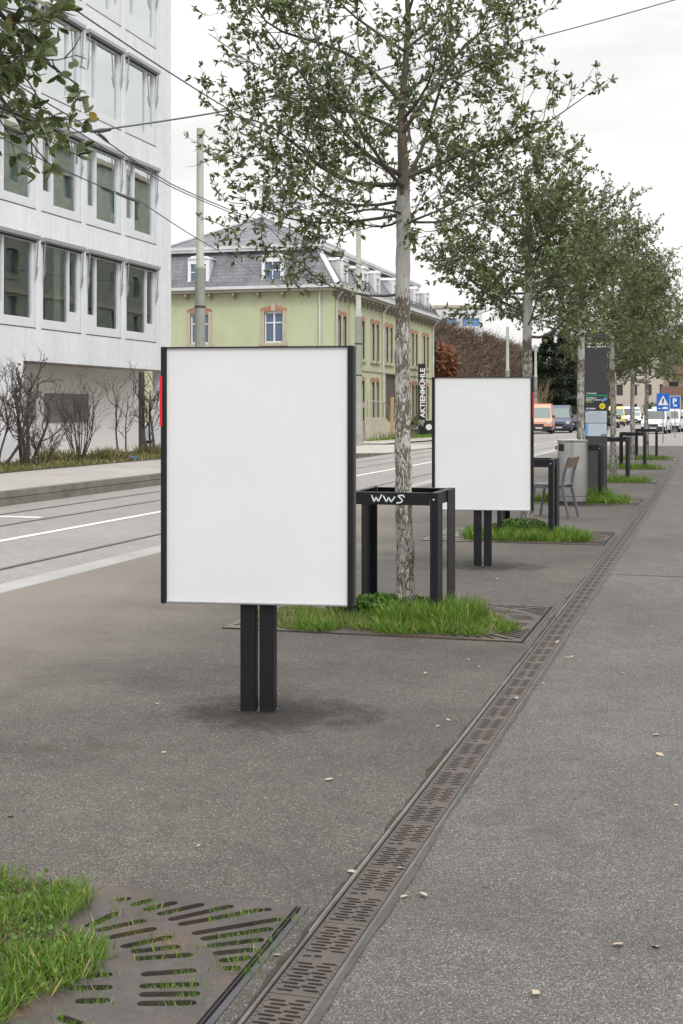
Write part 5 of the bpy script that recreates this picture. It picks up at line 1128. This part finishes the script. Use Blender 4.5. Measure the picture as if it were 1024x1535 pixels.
# ------------------------------------------------------------------ far buildings
def block(name, label, base, rz, w_, d_, h_, wallm, rows, cols, ww, wh, z0, dz, winm, roofm=None, roofh=0, balc=None, frame=None, gap=None):
    t = thing(name, label, 'building', base, rz); mb = MB(); pit_ = w_/cols
    hs = [(i*pit_+(pit_-ww)/2, i*pit_+(pit_+ww)/2, z0+r_*dz, z0+r_*dz+wh) for i in range(cols) for r_ in range(rows)]
    Pf = lambda u, v, w__: (u-w_/2, w__, v)
    mb.wall(Pf, 0, w_, -3, h_, hs, .25); Ps = lambda u, v, w__: (w_/2-w__, u, v); mb.wall(Ps, 0, d_, -3, h_, [], 0); mb.wall(lambda u,v,w__: (-w_/2+w__,u,v), 0, d_, -3, h_, [], 0); mb.box(-w_/2,w_/2,.3,d_,h_-.3,h_); mb.build('wall', wallm, t)
    for a, b_, c, d2 in hs:
        wn = MB().prism([(a,c),(b_,c),(b_,d2),(a,d2)], Pf, .16, .2).build('window', winm, t)
        if frame: MB().prism([((a+b_)/2-.04,c),((a+b_)/2+.04,c),((a+b_)/2+.04,d2),((a+b_)/2-.04,d2)], Pf, .10, .158).build('mullion', frame, wn)
    if roofm: MB().add([(-w_/2-.4,-.4,h_),(w_/2+.4,-.4,h_),(w_/2+.4,d_+.4,h_),(-w_/2-.4,d_+.4,h_),(-w_/2+1.5,d_/2,h_+roofh),(w_/2-1.5,d_/2,h_+roofh)], [(0,1,5,4),(1,2,5),(2,3,4,5),(3,0,4)]).build('roof', roofm, t)
    if balc:
        for r_ in range(rows): MB().box(-w_/2+.1,w_/2-.1,-1.1,-.003,z0+r_*dz-.25,z0+r_*dz-.05).box(-w_/2+.1,w_/2-.1,-1.1,-1.0,z0+r_*dz-.049,z0+r_*dz+.95).build('balcony', balc, t)
    MB().box(-w_/2-.15,w_/2+.15,-.15,-.003,h_-.35,h_-.05).build('cornice', SAND, t)
    return t
BLUEW = M('blue_glazing', (.13,.26,.48), .2, spec=.7)
p = W3(672, 504, 150); block('office_block', 'white block with blue windows on top of the bank', (p.x, p.y, 9.2), R(14), 7.6, 8, 4.1, WALLW, 1, 3, 1.9, .9, 1.7, 3, BLUEW, frame=WSIGN)
BGL = M('dark_far_window', (.07,.07,.075), .2)
STONE = M('beige_stone_facade', (.47,.40,.32), .85, var=.1, vs=.6); PINK = M('pinkish_render', (.52,.465,.40), .85, var=.08, vs=.6)
p = W3(915, 625, 215); block('town_house', 'beige stone town house with arched ground floor behind the yellow van', (p.x, p.y, -.4), R(10), 16, 12, 11.5, STONE, 3, 6, 1.1, 1.8, 1.4, 3.4, BGL, SLATE, 3)
p = W3(972, 625, 205); block('town_house', 'beige four storey house behind the blue triangle sign', (p.x, p.y, -.4), R(-6), 11, 14, 12.8, PINK, 4, 5, 1.0, 1.7, 1.1, 3.0, BGL, SLATE, 2.5)
p = W3(1026, 622, 180); block('balcony_house', 'beige building with reddish brown balconies at the right edge', (p.x+1.5, p.y, -.4), R(-14), 9, 14, 12.0, STONE, 4, 3, 1.3, 1.6, 1.2, 2.9, BGL, None, 0, M('red_brown_balcony', (.20,.115,.085), .7))
p = W3(955, 628, 198); block('corner_house', 'grey beige house front left of the four storey house', (p.x-1, p.y+12, -.4), R(4), 9, 8, 10.2, M('grey_beige', (.40,.36,.31), .85), 3, 4, 1.0, 1.6, 1.3, 3.0, BGL, SLATE, 2)
for k, (px, Z, s) in enumerate(((978,190,1.5),(893,170,2.0))):
    p = W3(px, 625, Z); t = thing('round_shrub', ['small yellow green shrub above the white van','light green shrub behind the information pillar'][k], 'shrub', (p.x, p.y, -.4)); MB().tube([(0,0,0),(0,0,s)], .08, 6).build('stem', TWIG, t)
    n = 500; q = rng.normal(0,1,(n,3)); q = q/np.linalg.norm(q,axis=1)[:,None]*rng.uniform(.3,1,(n,1))*s*.9+np.array([0,0,s*1.2]); V, fs = scatter(ROUND_T, q, rng.normal(0,1,(n,3)), rng.normal(0,1,(n,3)), rng.uniform(.2,.4,n), rng.uniform(.15,.25,n)); np_mesh('foliage', V, fs, WEED, t)
# a bare tree among the far trunks
p = W3(902, 640, 120); bare('bare crooked street tree beyond the information pillar', (p.x, p.y, gz(p.y)), 7, .25, 2, 91, .12, .15, 3, TWIG, None, cat='tree', name='bare_tree')
p = W3(985, 640, 150); 

# ------------------------------------------------------------------ tram poles and wires
PX = -14.85
PLB = ['tall grey green tram pole rising behind the larger billboard', 'grey green tram pole behind the nearest tree', 'grey green tram pole above the middle of the smaller billboard', 'grey green tram pole left of the salmon orange van', 'grey green tram pole left of the information pillar']
for k, (px, Z, top) in enumerate(((300, None, 9.9), (537.5, None, 9.6), (761, 98, 7.6), (803, 113, 7.0), (876, 150, 8.0))):
    if Z is None: x, y = PX, onX(px, PX)
    else: q = W3(px, 640, Z); x, y = q.x, q.y
    z = .2 if y < 40 else gz(y); t = thing('tram_pole', PLB[k], 'pole', (x, y, z), 0, 'tram poles on the far side of the road'); s = 5.6*(1 if k < 2 else .85)
    MB().lathe([(.17,0),(.165,.3),(.15,s-.12),(.165,s-.10),(.165,s),(.115,s+.06),(.10,top-z)], 18).build('shaft', POLEM, t, True)
    MB().lathe([(.158,3.0),(.158,3.06)], 18).lathe([(.17,s-1.25),(.17,s-1.19)], 18).build('clamp', BLACK2, t)
    if k == 1:
        MB().bar((.15,-.02,1.75),(.15,.02,1.75),.22,.34,up=(1,0,0)).build('sticker', M('pole_sticker', (.35,.30,.32), .6, fine=.5, fs=25), t); MB().lathe([(.20,0),(.20,.5)], 14).build('foot', CONC, t)
def wire(label, pts, r_=.012, extra=None):
    P = [W3(*p) for p in pts]; a, b_ = P[0], P[-1]; o = a.copy()
    t = thing('overhead_wire', label, 'wire', tuple(o)); q = []
    for i in range(len(P)-1):
        for k in range(12): u = k/12; q.append(P[i].lerp(P[i+1], u)-o+Vector((0,0,-.10*4*u*(1-u)*((P[i+1]-P[i]).length/20))))
    q.append(P[-1]-o); MB().tube(q, r_, 5).build('cable', WIREM, t, True)
    if extra: extra(t, o)
    return t
def insul(pts):
    def f(t, o):
        for a, b_, r_ in pts: MB().tube([W3(*a)-o, W3(*a).lerp(W3(*b_), .5)-o, W3(*b_)-o], [r_*.6, r_, r_*.6], 8).build('insulator', BLACK2, t, True)
    return f
wire('overhead wire crossing the upper windows of the white building toward the nearest tree', [(60,-22,17.5), (345,165,24.4), (560,290,32)], .013)
wire('bluish span wire running right from the insulator in front of the white building', [(-150,215,17), (140,196,19), (345,165,20.5), (600,95,22)], .013, insul([((138,197,19),(166,194,19.2),.035)]))
wire('upper of the two contact wires passing the white building corner', [(-60,70,15), (120,183,19.3), (256,275.5,24.2), (384,329,29.5), (560,403,42)], .011, insul([((148,200,19.6),(162,213,20),.03)]))
wire('contact wire just below the other at the white building corner', [(-60,82,15.2), (256,279.5,24.4), (388,334,30), (560,409,43)], .010)
wire('lower wire with insulators in front of the second floor windows', [(-60,170,19), (90,253,23), (208,300,26.5), (345,385,36.5), (420,430,48)], .012, insul([((152,280,24.8),(168,287,25.2),.05),((175,290,25.4),(208,303,26.4),.035)]))
wire('short upper strand of the lower wire', [(90,250,23), (150,279,24.8)], .010)
wire('thin span wire in the open sky at the upper right', [(560,119,17), (740,73,17.2), (1010,0,17.4), (1300,-70,17.6)], .0075)

# ------------------------------------------------------------------ fallen leaves
lm = leafmat('fallen_leaf_pale', (.30,.23,.16), (.50,.43,.34), (.4,.33,.25), None, .8, .1)
V, fs = scatter(LOBED_T, np.zeros((1,3)), np.array([[1.,0,0]]), np.array([[0.,1,0]]), np.array([.05]), np.array([.032]))
l0_ = np_mesh('fallen_leaf', V, fs, lm); tag(l0_, 'small pale fallen leaf lying on the asphalt', 'leaf', 'fallen leaves on the asphalt')
LP = [(612,1346),(808,1490),(985,1424),(918,1421),(1010,1210),(983,1131),(857,985),(847,987),(777,1046),(812,1025),(420,1436),(597,1304),(640,1348),(296,1273),(20,1226),(800,818),(812,846),(735,870),(884,920),(660,1090),(668,1080),(905,872),(838,962),(774,1047),(232,1056),(980,1104),(715,1000),(640,1010),(250,1130),(520,1310),(870,820),(745,868),(700,990),(500,1170),(930,1010),(975,940)]
for k, (px, py) in enumerate(LP):
    o = l0_ if k == 0 else l0_.copy()
    if k: COL.objects.link(o)
    p = G(px, py); o.location = (p.x, p.y, .008); o.rotation_euler = (random.uniform(-.25,.25), random.uniform(-.25,.25), random.uniform(0,6.28)); s = random.uniform(.4,.85); o.scale = (s,s,s)
